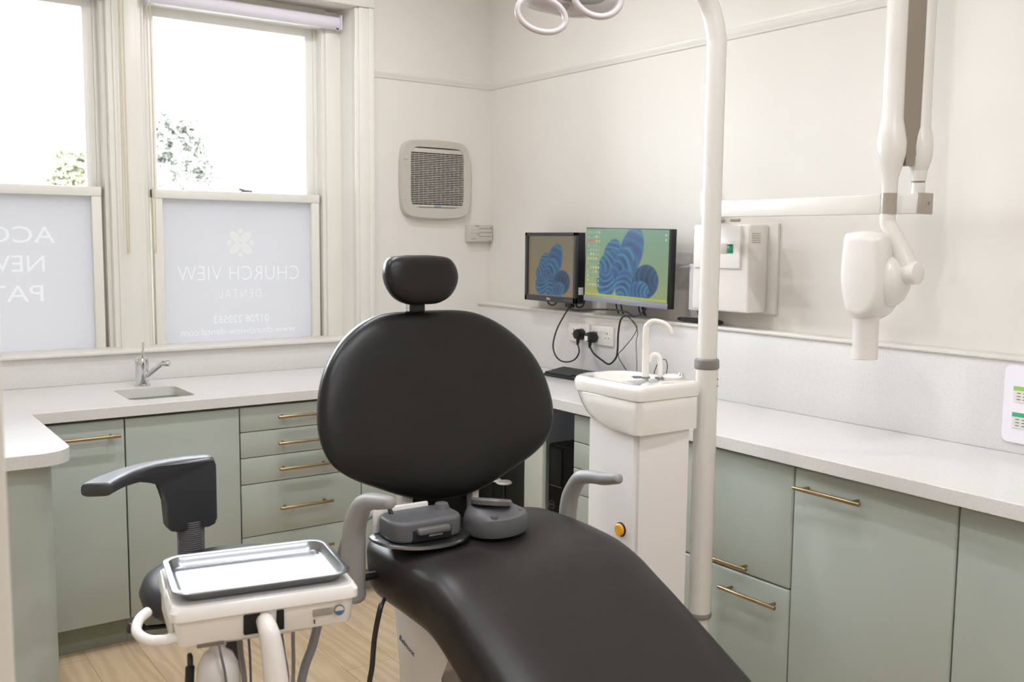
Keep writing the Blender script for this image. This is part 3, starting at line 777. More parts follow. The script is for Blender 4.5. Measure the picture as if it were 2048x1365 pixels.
cable('power_cable', [(2.765, 3.290, 1.036), (2.765, 3.264, 1.010), (2.765, 3.207, 0.986), (2.765, 3.16, 0.974), (2.765, 3.119, 1.004), (2.765, 3.108, 1.043), (2.765, 3.106, 1.109), (2.765, 3.092, 1.17), (2.765, 3.056, 1.192), (2.765, 3.009, 1.190), (2.765, 2.967, 1.205), (2.765, 2.941, 1.226)], .0040, 'thick black lead looping from the larger monitor down to the labelled plug')
cable('video_cable', [(2.760, 3.438, 1.2), (2.758, 3.40, 1.193), (2.76, 3.346, 1.195), (2.76, 3.258, 1.204), (2.76, 3.141, 1.21), (2.76, 3.067, 1.209), (2.76, 3.023, 1.199), (2.757, 2.98, 1.197), (2.76, 2.955, 1.21)], .0040, 'black lead strung level between the two monitors along the ledge')
cable('signal_cable', [(2.75, 3.034, 1.19), (2.77, 2.997, 1.15), (2.77, 3.019, 1.105), (2.77, 3.074, 1.052), (2.77, 3.109, 1.018), (2.77, 3.079, 0.98), (2.768, 3.038, 0.945), (2.765, 2.999, 0.905)], .0017, 'thin black lead zigzagging down the splashback to the worktop')
cable('signal_cable', [(2.76, 2.895, 0.903), (2.77, 2.888, 0.964), (2.77, 2.874, 0.997), (2.77, 2.849, 1.024), (2.77, 2.823, 1.027), (2.77, 2.813, 1.004), (2.77, 2.819, 0.964), (2.76, 2.825, .903)], .0017, 'thin black lead rising in a small arch behind the spittoon bowl')
cable('signal_cable', [(2.755, 3.029, 1.188), (2.78, 3.004, 1.133), (2.78, 3.01, 1.079), (2.78, 3.004, 1.009), (2.77, 2.99, .904)], .0014, 'thin lead hanging straight behind the tall white water pipe')

# keyboard
t = thing('keyboard', (2.70, 3.24, .9), 'black computer keyboard on the worktop behind the spittoon bowl', 'keyboard')
KM = Matrix.Translation((2.705, 3.24, .9085)) @ Matrix.Rotation(math.radians(4), 4, 'Z') @ Matrix.Rotation(math.radians(-7), 4, 'Y')
bm = bm_new(); box(bm, -.065, .065, -.21, .21, 0, .013, .004, mtx=KM); obj('base', bm, M_BLACK, t)
bm = bm_new()
for r in range(6):
    for k in range(22):
        if r == 5 and 6 < k < 13: continue
        x = .052-r*.0195; y = -.197+k*.0185
        box(bm, x-.0085, x+.006, y, y+.0160, .012, .018, mtx=KM)
obj('keys', bm, M_GREYPL, t)

# ------------------------------------------------------------------ dispenser, papers, remote, notice
bm = bm_new(); box(bm, 2.856, 2.87, 2.352, 2.672, 1.238, 1.572, .003); o = obj('mounting_board', bm, M_TRIM, loc=(2.86, 2.54, 1.24)); tag(o, 'cream backing board on the wall behind the towel dispenser', 'board')
t = thing('towel_dispenser', (2.80, 2.55, 1.24), 'white wall dispenser with a small green display right of the pole', 'dispenser')
bm = bm_new(); box(bm, 2.752, 2.856, 2.394, 2.672, 1.244, 1.567, .008, 3); obj('housing', bm, M_WHITE2, t)
bm = bm_new(); box(bm, 2.742, 2.756, 2.43, 2.66, 1.405, 1.562, .004); obj('upper_cover', bm, M_WHITE, t)
bm = bm_new(); box(bm, 2.738, 2.7435, 2.462, 2.487, 1.461, 1.494, .001); d = obj('display', bm, M_GDISP, t)
bm = bm_new(); box(bm, 2.7365, 2.739, 2.464, 2.485, 1.488, 1.493); obj('display_shade', bm, M_BLACK, d)
bm = bm_new(); box(bm, 2.74, 2.7435, 2.49, 2.53, 1.458, 1.496, .001); obj('button_pad', bm, M_VENTI, t)
bm = bm_new()
for k in range(5): box(bm, 2.765, 2.81, 2.3925, 2.3945, 1.500+k*.008, 1.502+k*.008)
obj('side_print', bm, M_RED, t)
bm = bm_new(); cyl(bm, (2.77, 2.50, 1.582), (2.77, 2.46, 1.582), .006); obj('hinge', bm, M_TAUPE, t)
bm = bm_new(); cyl(bm, (2.80, 2.62, 1.580), (2.80, 2.56, 1.580), .005); obj('hinge', bm, M_TAUPE, t)
t = thing('leaflet_holder', (2.84, 2.76, 1.22), 'small wall rack of curling lilac, green and white papers between monitor and pole', 'leaflet rack')
bm = bm_new(); box(bm, 2.80, 2.87, 2.682, 2.735, 1.235, 1.415, .003); obj('holder', bm, M_PAPER, t)
def sheet(pts, w, m, nm):
    b = bm_new(); rings = []
    P = catmull(pts, 6)
    a = [b.verts.new(p) for p in P]; c = [b.verts.new(p+Vector(w)) for p in P]
    for k in range(len(P)-1): b.faces.new((a[k], a[k+1], c[k+1], c[k]))
    r = bmesh.ops.solidify(b, geom=b.faces[:], thickness=.0012)
    obj(nm, b, m, t)
sheet([(2.845, 2.725, 1.50), (2.84, 2.73, 1.44), (2.825, 2.755, 1.415), (2.79, 2.79, 1.40)], (0, -.06, .002), M_LILAC, 'paper')
sheet([(2.85, 2.735, 1.41), (2.848, 2.738, 1.35), (2.845, 2.745, 1.31), (2.82, 2.765, 1.298)], (0, -.055, .0), M_GREENP, 'paper')
sheet([(2.852, 2.745, 1.295), (2.85, 2.74, 1.26), (2.85, 2.735, 1.215)], (0, -.05, 0), M_LILAC, 'paper')
t = thing('remote_control', (2.82, 2.69, 1.182), 'black slim handset lying on the right ledge behind the pole', 'remote control')
bm = bm_new(); pad(bm, smooth2([(2.575, 0), (2.60, .013), (2.70, .016), (2.80, .015), (2.808, 0), (2.80, -.015), (2.70, -.016), (2.60, -.012)]), lambda u, v, w: Vector((2.826+v, u, 1.1935+w)), .011, .0105, 3); obj('body', bm, M_BLACK, t)
bm = bm_new(); tube(bm, [(2.81, 2.61, 1.202), (2.81, 2.70, 1.2045), (2.81, 2.785, 1.202)], .0015, 6); obj('trim_strip', bm, M_GREY, t)
t = thing('wall_notice', (2.80, 1.37, 1.04), 'white rounded notice board with lime and teal headed cards at the right edge', 'notice')
bm = bm_new(); prism(bm, rrect(1.20, 1.462, .932, 1.157, .02), lambda u, v, w: Vector((w, u, v)), 2.797, 2.805); obj('board', bm, M_PAPER, t)
for zt, m_ in ((1.097, M_GREENL), (1.021, M_GREENT)):
    bm = bm_new(); box(bm, 2.794, 2.7972, 1.25, 1.432, zt-.045, zt); c_ = obj('card', bm, M_WHITE2, t)
    bm = bm_new(); box(bm, 2.793, 2.7942, 1.25, 1.432, zt-.012, zt); obj('card_heading', bm, m_, c_)
    bm = bm_new()
    for q in range(3):
        for s_ in range(9): box(bm, 2.7932, 2.7942, 1.422-s_*.018-.011, 1.422-s_*.018, zt-.021-q*.009, zt-.0185-q*.009)
    obj('card_print', bm, M_LABELG, c_)

# ------------------------------------------------------------------ x-ray unit
t = thing('x_ray_unit', (2.87, 2.70, 1.62), 'white wall-mounted dental x-ray machine with folding arm and tube head on the right wall', 'x-ray machine')
bm = bm_new(); box(bm, 2.565, 2.622, 1.622, 2.43, 1.588, 1.644, .003); tube(bm, [(2.598, 2.41, 1.616), (2.70, 2.53, 1.616), (2.86, 2.70, 1.616)], .026, 16, 4); box(bm, 2.845, 2.87, 2.665, 2.735, 1.55, 1.70, .006)
ra = obj('rail_arm', bm, M_XR, t)
bm = bm_new(); box(bm, 2.5635, 2.6235, 1.608, 1.6225, 1.586, 1.646, .002); ec = obj('end_cap', bm, M_TAUPE, ra)
bm = bm_new(); cyl(bm, (2.601, 1.606, 1.617), (2.601, 1.610, 1.617), .004, seg=16); obj('screw', bm, M_GREY, ec)
PX, PY = 2.594, 1.640
bm = bm_new(); cyl(bm, (PX, PY, 1.644), (PX, PY, 1.675), .019); cyl(bm, (PX, PY, 1.680), (PX, PY, 1.71), .020, .024); obj('pivot', bm, M_XR, t)
bm = bm_new(); cyl(bm, (PX, PY, 1.674), (PX, PY, 1.681), .0185); obj('pivot_ring', bm, M_GREY, t)
bm = bm_new()
lathe(bm, [(.018, 1.700), (.026, 1.715), (.034, 1.745), (.036, 1.775), (.033, 1.805), (.027, 1.83), (.026, 2.0), (.026, 2.66)], (PX, PY, 0), 28)
obj('rear_arm', bm, M_XR, t)
QX, QY = 2.50, 1.670
bm = bm_new()
lathe(bm, [(.023, 1.643), (.0235, 1.685), (.033, 1.72), (.041, 1.755), (.042, 1.785), (.035, 1.825), (.030, 1.85), (.029, 2.0), (.029, 2.66)], (QX, QY, 0), 28)
obj('front_arm', bm, M_XR, t)
bm = bm_new(); tube(bm, [(QX, QY, 2.64), (QX+.01, QY, 2.70), (2.55, 1.646, 2.73), (PX-.01, PY, 2.70), (PX, PY, 2.64)], .045, 20); obj('elbow', bm, M_XR, t)
bm = bm_new()
cx0, cy0 = 2.548, 1.653
d_ = (Vector((PX, PY, 0))-Vector((QX, QY, 0))).normalized()
side = Vector((-.35, -.6, 0)).normalized()
def chan(w0, z):
    w0 *= 1.35
    return [Vector((cx0, cy0, z))+d_*a*w0+Vector((d_.y, -d_.x, 0))*b_*.018 for a, b_ in ((-1, -1), (-.35, -1), (-.15, -.2), (.15, -.2), (.35, -1), (1, -1), (1, 1), (-1, 1))]
loft(bm, [chan(.010, 1.722), chan(.012, 1.745), chan(.028, 1.79), chan(.034, 1.80), chan(.036, 2.64)])
obj('spring_channel', bm, M_TAUPED, t)
bm = bm_new(); cyl(bm, (QX, QY, 1.585), (QX, QY, 1.644), .0232); obj('swivel_collar', bm, M_TAUPE, t)
bm = bm_new(); tube(bm, [(QX, QY, 1.588), (QX, QY, 1.56), (QX+.003, QY-.018, 1.53), (QX+.006, QY-.045, 1.48), (2.508, 1.597, 1.425)], [.023, .024, .026, .028, .030], 20, ry=.9); yk = obj('yoke', bm, M_XR, t)
bm = bm_new(); cyl(bm, (2.508, 1.612, 1.42), (2.508, 1.570, 1.42), .034, .033, bev=.004); obj('joint_cap', bm, M_WHITE2, yk)
bm = bm_new()
hd = smooth2([(1.652, 1.528), (1.70, 1.536), (1.760, 1.533), (1.778, 1.52), (1.785, 1.43), (1.781, 1.37), (1.768, 1.325), (1.752, 1.292), (1.715, 1.278), (1.678, 1.290), (1.650, 1.318), (1.634, 1.37), (1.636, 1.45), (1.641, 1.505)], 4)
puff(bm, hd, lambda u, v, w: Vector((w, u, v)), 2.432, 2.55, .030)
hh = obj('tube_head', bm, M_XR, t)
bm = bm_new(); pad(bm, smooth2([(1.60, 1.40), (1.615, 1.45), (1.66, 1.47), (1.69, 1.42), (1.69, 1.36), (1.66, 1.32), (1.62, 1.34)]), lambda u, v, w: Vector((2.50+w, u, v)), .055, .055, 2.6); obj('head_joint', bm, M_XR, hh)
bm = bm_new(); lathe(bm, [(.033, 1.165), (.036, 1.167), (.036, 1.28), (.038, 1.284), (.038, 1.31), (.030, 1.31)], (2.482, 1.712, 0)); obj('beam_cone', bm, M_WHITE2, hh)

# ------------------------------------------------------------------ dental chair
t = thing('dental_chair', (1.33, 1.6, 0), 'black upholstered dental treatment chair with headrest in the middle of the room', 'dental chair')
def top_sec(yc, zt, ang, w, th, xc=1.325, dish=.006):
    """cross-section ring: top surface point (yc, zt), ang = slope; w half width, th thickness"""
    n_ = Vector((0, -math.sin(ang), math.cos(ang)))   # surface normal (slope falls toward -y)
    ring = []
    for k in range(40):
        a = 2*PI*k/40; c, s = math.cos(a), math.sin(a)
        e = 2/5.0
        u = math.copysign(abs(c)**e, c)*w; v = math.copysign(abs(s)**(2/4.0), s)
        off = -th/2+v*th/2
        if v > 0: off -= dish*(1-(u/w)**2)
        ring.append(Vector((xc+u, yc, zt))+n_*off)
    return ring
R_ = math.radians
S = [(2.135, .735, -60, .20, .06), (2.125, .774, -34, .25, .12), (2.09, .790, -12, .272, .155), (2.03, .796, -3, .282, .17), (1.93, .797, 1, .285, .172), (1.84, .793, 4, .285, .172), (1.76, .784, 9, .285, .170), (1.69, .762, 17, .286, .168), (1.63, .734, 24, .286, .168), (1.56, .699, 28, .288, .168), (1.40, .614, 28, .292, .165), (1.20, .508, 28, .292, .155), (1.00, .402, 28, .285, .14), (.90, .349, 30, .25, .10), (.865, .322, 45, .22, .07), (.85, .30, 60, .15, .03)]
P_ = catmull([(a, b, c) for a, b, c, d, e in S], 4); Q_ = catmull([(d, e, 0) for a, b, c, d, e in S], 4)
bm = bm_new()
loft(bm, [top_sec(p.x, p.y, -math.radians(-p.z)*1.0 if False else math.radians(p.z), q.x, q.y) for p, q in zip(P_, Q_)])
obj('seat', bm, M_LTH_SEAT, t, smooth=60)
# glossy foot cover on the leg rest
bm = bm_new()
rr = []
for yy in (1.292, 1.285, 1.10, .95, .93):
    zz = .614-(1.40-yy)*math.tan(R_(28))+.004
    full = top_sec(yy, zz, R_(28), .293-(1.40-yy)*.01, .03, dish=.004)
    rr.append(full)
loft(bm, rr); obj('foot_cover', bm, M_COVER, t, smooth=60)
# backrest
HALF = [(.0, -.002), (.06, .002), (.13, .022), (.205, .055), (.275, .090), (.325, .135), (.346, .20), (.342, .27), (.322, .335), (.286, .392), (.235, .440), (.175, .474), (.110, .490), (.0, .493)]
bo = HALF + [(-u, v) for u, v in reversed(HALF[1:-1])]
bo = smooth2(bo, 4)
BT = math.radians(15)
def bfn(u, v, w):
    cy_ = -(u/.345)**2*.035      # sides wrap slightly forward
    y = 2.105+v*math.sin(BT)*1.0+cy_-w*math.cos(BT)
    z = .838+v*math.cos(BT)+w*math.sin(BT)*.4
    return Vector((1.302+u, y, z))
bm = bm_new(); pad(bm, bo, bfn, .048, .062, 2.8, 14); br_ = obj('backrest', bm, M_BLACKLTH, t, smooth=70)
# headrest
hb = smooth2([(.0, -.066), (.045, -.064), (.082, -.044), (.104, -.008), (.106, .030), (.088, .062), (.045, .070), (0, .071), (-.045, .070), (-.088, .062), (-.106, .030), (-.104, -.008), (-.082, -.044), (-.045, -.064)], 4)
bm = bm_new(); pad(bm, hb, lambda u, v, w: Vector((1.279+u, 2.215-w*.98+v*.15-(u/.1)**2*.012, 1.394+v*.93)), .038, .045, 2.6, 10); hr = obj('headrest', bm, M_BLACKLTH, t, smooth=70)
bm = bm_new(); box(bm, 1.250, 1.300, 2.225, 2.243, 1.285, 1.36, .004); obj('headrest_stem', bm, M_CHROME, t)
bm = bm_new(); box(bm, 1.257, 1.297, 2.214, 2.226, 1.312, 1.333, .003); obj('stem_clamp', bm, M_BLACK, t)
# back bracket under the backrest
bm = bm_new(); box(bm, 1.20, 1.385, 2.14, 2.20, .74, .90, .01); box(bm, 1.14, 1.45, 2.155, 2.20, .72, .80, .01); obj('back_hinge', bm, M_BLACK, t)
bm = bm_new(); box(bm, 1.172, 1.205, 2.115, 2.15, .76, .865, .006); obj('hinge_bracket', bm, M_WHITE, t)
bm = bm_new(); box(bm, 1.382, 1.405, 2.115, 2.15, .76, .905, .006); obj('hinge_bracket', bm, M_WHITE, t)
# arm rests
bm = bm_new(); tube(bm, [(.985, 2.00, .672), (.981, 2.00, .70), (.979, 1.998, .74), (.978, 1.995, .79), (.978, 1.99, .84), (.982, 1.965, .892), (.985, 1.93, .914), (.987, 1.885, .924), (.99, 1.84, .932)], [.024, .026, .028, .028, .027, .024, .020, .018, .014], 18); obj('armrest', bm, M_ARMG, t)
bm = bm_new(); cyl(bm, (.98, 2.01, .71), (1.10, 2.01, .71), .010); obj('armrest_bracket', bm, M_BLACK, t)
bm = bm_new(); tube(bm, [(1.58, 2.085, .65), (1.64, 2.09, .655), (1.675, 2.085, .70), (1.68, 2.08, .76), (1.68, 2.07, .80), (1.68, 2.035, .85), (1.68, 1.985, .866), (1.68, 1.93, .872), (1.68, 1.875, .884)], [.022, .024, .025, .025, .024, .021, .018, .017, .014], 18); obj('armrest', bm, M_ARMG, t)
# pedestal
bm = bm_new()
pr = [(1.79, .650), (2.075, .650), (2.085, .600), (2.045, .45), (2.03, .35), (2.04, .06), (1.35, .06), (1.35, .16), (1.72, .25), (1.85, .42), (1.86, .50), (1.80, .56)]
prism(bm, pr, lambda u, v, w: Vector((w, u, v)), 1.125, 1.53, .012, 3)
box(bm, 1.10, 1.56, 1.15, 2.15, 0, .07, .02)
pd = obj('pedestal', bm, M_WHITE2, t)
bm = bm_new(); prism(bm, [(1.55, .52), (1.83, .64), (1.84, .58), (1.80, .50), (1.70, .33), (1.55, .25)], lambda u, v, w: Vector((w, u, v)), 1.18, 1.48, .004); obj('linkage_cover', bm, M_BLACKG, t)
def pfn(x, y, z):
    a = R_(-15); x *= .74; y *= .62; u = x*math.cos(a)-y*math.sin(a); v = x*math.sin(a)+y*math.cos(a)
    return Vector((1.1245-z, 2.009-u, .517+v))
b = text_bm('Belmont', .030, pfn); obj('maker_lettering', b, M_INK, pd)
bm = bm_new(); box(bm, 1.16, 1.50, 1.62, 2.06, .60, .66, .01); obj('seat_frame', bm, M_WHITE2, t)
bm = bm_new(); tube(bm, [(1.02, 1.93, .68), (.995, 1.90, .67), (.992, 1.92, .60), (.998, 1.945, .52), (1.0, 1.965, .46), (1.01, 2.0, .3), (1.08, 2.0, .05)], .0065, 8); obj('cable', bm, M_CABLE, t)
bm = bm_new(); tube(bm, [(1.00, 2.13, .70), (.995, 2.09, .77), (1.005, 2.06, .815), (1.04, 2.05, .84), (1.08, 2.06, .848)], .008, 10); obj('white_hose', bm, M_ARMG, t)

# ------------------------------------------------------------------ foot controls resting on the seat
t = thing('foot_control', (1.15, 2.0, .795), 'boxy grey foot control with a dark pedal slot and metal base plate on the seat', 'foot control')
FM = Matrix.Translation((1.128, 1.945, .797)) @ Matrix.Rotation(math.radians(-3), 4, 'Z') @ Matrix.Scale(.86, 4, (1, 0, 0))
bm = bm_new()
def yz(pts, m_): return [m_ @ Vector(p) for p in pts]
puff(bm, rrect(-.100, .112, -.045, .075, .04, 6), lambda u, v, w: FM @ Vector((u, v, w)), .0105, .060, .011)
hs = obj('housing', bm, M_PEDAL, t)
bm = bm_new(); prism(bm, smooth2([(-.108, .075), (-.112, -.02), (-.06, -.066), (0, -.082), (.07, -.078), (.118, -.050), (.126, -.03), (.115, .07)], 4), lambda u, v, w: FM @ Vector((u, v, w)), 0.002, .010, .003); obj('base_plate', bm, M_STEEL, t)
bm = bm_new(); box(bm, -.052, .066, -.0462, -.030, .012, .040, .002, mtx=FM); obj('pedal_slot', bm, M_BLACKG, hs)
bm = bm_new(); box(bm, -.042, .056, -.062, -.034, .030, .045, .006, mtx=FM); obj('pedal', bm, M_PEDALD, t)
bm = bm_new(); box(bm, -.008, .034, -.055, -.045, .024, .028, .001, mtx=FM); obj('spring_clip', bm, M_STEEL, t)
bm = bm_new(); cyl(bm, FM @ Vector((.082, .03, .056)), FM @ Vector((.082, .03, .074)), .020, .016, bev=.004); obj('knob', bm, M_PEDAL, t)
bm = bm_new(); tube(bm, [FM @ Vector(p) for p in ((-.062, .045, .055), (-.068, .05, .073), (-.078, .052, .088))], [.007, .005, .004], 10); obj('lever', bm, M_GREYPL, t)
bm = bm_new(); box(bm, -.104, .065, .068, .080, .010, .070, .005, mtx=FM); obj('rear_cover', bm, M_WHITE, t)
t = thing('foot_control', (1.37, 1.97, .795), 'rounded grey foot control with a tilted round pedal disc on the seat', 'foot control')
F2 = Matrix.Translation((1.318, 1.908, .797)) @ Matrix.Rotation(math.radians(8), 4, 'Z') @ Matrix.Scale(.78, 4, (1, 0, 0)) @ Matrix.Scale(.86, 4, (0, 1, 0))
bm = bm_new()
o2 = smooth2([(-.10, .035), (-.096, -.03), (-.05, -.068), (.02, -.074), (.085, -.048), (.112, -.005), (.085, .045), (.02, .078), (-.055, .075)], 4)
def sc(o, s, dx=0, dy=0): return [(u*s+dx, v*s+dy) for u, v in o]
loft(bm, [[F2 @ Vector((u, v, z)) for u, v in o] for o, z in ((sc(o2, .98), 0.002), (o2, .006), (sc(o2, .985), .036), (sc(o2, .95, -.002), .044), (sc(o2, .80, -.008, .008), .054), (sc(o2, .62, -.015, .015), .062), (sc(o2, .55, -.02, .015), .064))])
bs = obj('housing', bm, M_PEDAL, t)
DM = F2 @ Matrix.Translation((-.012, .012, .0705)) @ Matrix.Rotation(math.radians(-7), 4, 'X') @ Matrix.Rotation(math.radians(9), 4, 'Y')
bm = bm_new(); lathe(bm, [(.045, -.008), (.060, -.006), (.062, .004), (.058, .009), (.052, .009), (.044, .006), (.0001, .0075)], (0, 0, 0), 36, DM); obj('pedal_disc', bm, M_PEDALD, t)
for x, y, z in ((-.055, -.043, .050), (.055, -.030, .050), (.072, .02, .052)):
    bm = bm_new(); lathe(bm, [(.014, z-.004), (.013, z+.003), (.0001, z+.005)], (0, 0, 0), 20, F2 @ Matrix.Translation((x, y, 0))); obj('button', bm, M_PEDAL, bs)

# ------------------------------------------------------------------ spittoon unit with lamp pole
t = thing('spittoon_unit', (1.93, 2.05, 0), 'tall white spittoon cabinet with ceramic bowl and lamp pole behind the chair', 'dental unit')
bm = bm_new()
prism(bm, [(1.825, 1.965), (2.03, 1.955), (2.04, 2.17), (1.825, 2.178)], lambda u, v, w: Vector((u, v, w)), .30, .985, .0)
es = [e for e in bm.edges if abs(e.verts[0].co.z-e.verts[1].co.z) > .3]
bmesh.ops.bevel(bm, geom=es, offset=.012, segments=4, affect='EDGES')
box(bm, 1.60, 2.06, 1.90, 2.16, .0, .30, .03); obj('cabinet', bm, M_BODY, t)
def bring(y1, z, off=0.0):
    x0, x1, y0, y1 = 1.812-off, 2.052+off, 1.945-off, y1+off
    pts = []
    for cx_, cy_, a0, r in ((x1-.085, y1-.085, 0, .085), (x0+.085, y1-.085, 90, .085), (x0+.022, y0+.022, 180, .022), (x1-.022, y0+.022, 270, .022)):
        for k in range(9):
            a = math.radians(a0+90*k/8); pts.append(Vector((cx_+r*math.cos(a), cy_+r*math.sin(a), z)))
    return pts
bm = bm_new()
loft(bm, [bring(2.09, .965, -.01), bring(2.10, .969), bring(2.145, .975), bring(2.190, .986), bring(2.222, 1.004), bring(2.248, 1.030), bring(2.266, 1.060), bring(2.266, 1.064, -.003)])
obj('bowl_housing', bm, M_CERAM, t)
def ell(rx, ry, z, cx_=1.925, cy_=2.135):
    out_ = []
    for p in bring(2.272, 0):
        a = math.atan2((p.y-2.108)/.164, (p.x-1.932)/.12); out_.append(Vector((cx_+rx*math.cos(a), cy_+ry*math.sin(a), z)))
    return out_
bm = bm_new()
loft(bm, [bring(2.268, 1.062, -.004), bring(2.272, 1.064, .002), bring(2.274, 1.088, .003), bring(2.272, 1.099, .000), bring(2.270, 1.104, -.006), bring(2.266, 1.105, -.012), ell(.094, .094, 1.104), ell(.088, .088, 1.099), ell(.072, .072, 1.072), ell(.042, .042, 1.056), ell(.015, .015, 1.052)])
obj('bowl_rim', bm, M_CERAM, t)
bm = bm_new(); tube(bm, [(1.955, 2.075, 1.105), (1.955, 2.075, 1.18), (1.955, 2.075, 1.245), (1.957, 2.07, 1.262), (1.966, 2.058, 1.272), (1.982, 2.035, 1.268), (1.992, 2.02, 1.255), (1.996, 2.013, 1.238)], [.0105, .0105, .0095, .008, .0075, .0075, .0075, .0075], 14); obj('cup_filler', bm, M_CERAM, t)
bm = bm_new(); tube(bm, [(1.985, 2.045, 1.105), (1.985, 2.045, 1.145), (1.984, 2.047, 1.165), (1.977, 2.055, 1.174), (1.968, 2.065, 1.170), (1.965, 2.07, 1.155)], .0075, 14); obj('rinse_nozzle', bm, M_WHITE, t)
bm = bm_new()
for x, y in ((1.955, 2.075), (1.985, 2.045), (1.935, 2.09)): lathe(bm, [(.015, 1.105), (.014, 1.109), (.0001, 1.110)], (x, y, 0), 20)
obj('nozzle_collar', bm, M_STEEL, t)
bm = bm_new(); lathe(bm, [(.026, 1.104), (.030, 1.112), (.026, 1.116), (.016, 1.109), (.0001, 1.108)], (2.01, 2.02, 0), 28); obj('cup_rest', bm, M_WHITE, t)
bm = bm_new(); lathe(bm, [(.011, 1.104), (.011, 1.112), (.006, 1.122), (.0001, 1.124)], (2.036, 2.01, 0), 20); obj('tap_knob', bm, M_CHROME, t)
bm = bm_new(); lathe(bm, [(.021, -.012), (.021, .001), (.016, .004), (.0001, .004)], (0, 0, 0), 28, Matrix.Translation((1.8245, 2.022, .687)) @ Matrix.Rotation(-PI/2, 4, 'Y') @ Matrix.Scale(1, 4)); kb = obj('knob_bezel', bm, M_BLACK, t)
bm = bm_new(); lathe(bm, [(.0175, 0), (.0175, .007), (.014, .010), (.0001, .010)], (0, 0, 0), 28, Matrix.Translation((1.8235, 2.022, .687)) @ Matrix.Rotation(-PI/2, 4, 'Y')); obj('amber_knob', bm, M_YEL, kb)
# lamp pole
LX, LY = 2.104, 1.975
bm = bm_new(); cyl(bm, (LX, LY, .395), (LX, LY, 1.136), .0335, seg=40); lp = obj('lower_pole', bm, M_XR, t)
bm = bm_new(); lathe(bm, [(.034, 1.133), (.0365, 1.137), (.0355, 1.160), (.031, 1.164)], (LX, LY, 0), 40); obj('pole_collar', bm, M_GREY, t)
bm = bm_new()
for z in (1.085, 1.105): cyl(bm, (LX+.012, LY-.0305, z), (LX+.0125, LY-.034, z), .0022, seg=10)
obj('screw', bm, M_GREY, lp)
bm = bm_new(); lathe(bm, [(.034, .385), (.036, .389), (.036, .398), (.033, .402)], (LX, LY, 0), 40); obj('pole_ring', bm, M_GREY, t)
bm = bm_new(); cyl(bm, (LX, LY, .05), (LX, LY, .39), .030, seg=32); box(bm, 2.02, 2.19, 1.87, 2.08, 0, .06, .015); obj('pole_base', bm, M_WHITE2, t)
bm = bm_new(); tube(bm, [(LX, LY, 1.15), (LX, LY, 1.6), (LX, LY, 2.0), (LX-.002, LY+.001, 2.08), (LX-.025, LY+.008, 2.16), (LX-.09, LY+.005, 2.235), (LX-.2, LY-.02, 2.29), (1.72, 1.88, 2.33), (1.50, 1.80, 2.32), (1.44, 1.775, 2.24), (1.44, 1.772, 2.13)], [.0285, .0285, .0285, .0285, .028, .027, .026, .024, .022, .020, .020], 28, 10); obj('upper_pole', bm, M_XR, t)
t = thing('operating_lamp', (1.45, 1.77, 2.14), 'white dental operating lamp head with two ring handles at the top of the photo', 'lamp')
bm = bm_new()
ob = smooth2([(-.10, .012), (-.085, -.018), (-.03, -.030), (.03, -.036), (.09, -.028), (.122, -.006), (.118, .02), (.06, .04), (0, .045), (-.06, .035)], 4)
LD = Vector((.93, -.36, 0)).normalized(); LP = Vector((.36, .93, 0)).normalized()
LC = Vector((1.478, 1.78, 2.046))-LD*.060
pad(bm, ob, lambda u, v, w: LC+LD*u+Vector((0, 0, 1))*v+LP*w, .05, .06, 2.6); obj('lamp_body', bm, M_LAMPH, t)
bm = bm_new(); pad(bm, sc(ob, .6, .01, .0), lambda u, v, w: LC+LD*u+Vector((0, 0, 1))*v+LP*(w-.045), .008, .02, 2.4); obj('lens_surround', bm, M_ARMG, t)
def hring(c, ru, rv, tilt, r):
    b = bm_new(); c = Vector(c); pts = []
    for k in range(28):
        a = 2*PI*k/28; u = math.cos(a)*ru; v = math.sin(a)*rv
        pts.append(c+LD*(u*math.cos(tilt)-v*math.sin(tilt))+Vector((0, 0, 1))*(u*math.sin(tilt)+v*math.cos(tilt))-LP*.01)
    tube(b, pts, r, 10, 2, closed=True); obj('ring_handle', b, M_LAMPH, t)
hring((1.338, 1.782, 1.996), .056, .036, math.radians(-12), .0068)
hring((1.448, 1.725, 2.044), .057, .046, math.radians(-14), .0075)
for u, v in ((-.012, -.026), (.01, .006), (-.055, .0)):
    bm = bm_new(); cyl(bm, LC+LD*u+Vector((0, 0, v))-LP*.052, LC+LD*u+Vector((0, 0, v))-LP*.040, .006, seg=14); obj('joint_pin', bm, M_GREY, t)
bm = bm_new(); cyl(bm, (1.43, 1.79, 2.07), (1.44, 1.775, 2.15), .024, bev=.004); obj('swivel', bm, M_LAMPH, t)

# ------------------------------------------------------------------ operator stool
t = thing('operator_stool', (.82, 2.39, 0), 'dark padded operator stool with a curved arm support in front of the cabinets', 'stool')
bm = bm_new(); lathe(bm, [(.0001, .572), (.13, .572), (.198, .580), (.226, .606), (.232, .630), (.222, .655), (.190, .671), (.10, .674), (.0001, .670)], (.83, 2.36, 0), 48); obj('seat', bm, M_STOOLLTH, t, smooth=60)
bm = bm_new(); box(bm, .72, .92, 2.29, 2.50, .547, .573, .008); cyl(bm, (.82, 2.39, .30), (.82, 2.39, .53), .025); cyl(bm, (.82, 2.39, .09), (.82, 2.39, .32), .036); obj('gas_column', bm, M_BLACK, t)
bm = bm_new(); tube(bm, [(.78, 2.36, .557), (.68, 2.34, .562), (.600, 2.335, .572), (.585, 2.333, .576)], [.006, .006, .006, .006], 10); lv = obj('lever', bm, M_BLACK, t)
bm = bm_new(); cyl(bm, (.595, 2.335, .573), (.557, 2.33, .582), .0105, .012, bev=.003); obj('lever_knob', bm, M_BLACK, lv)
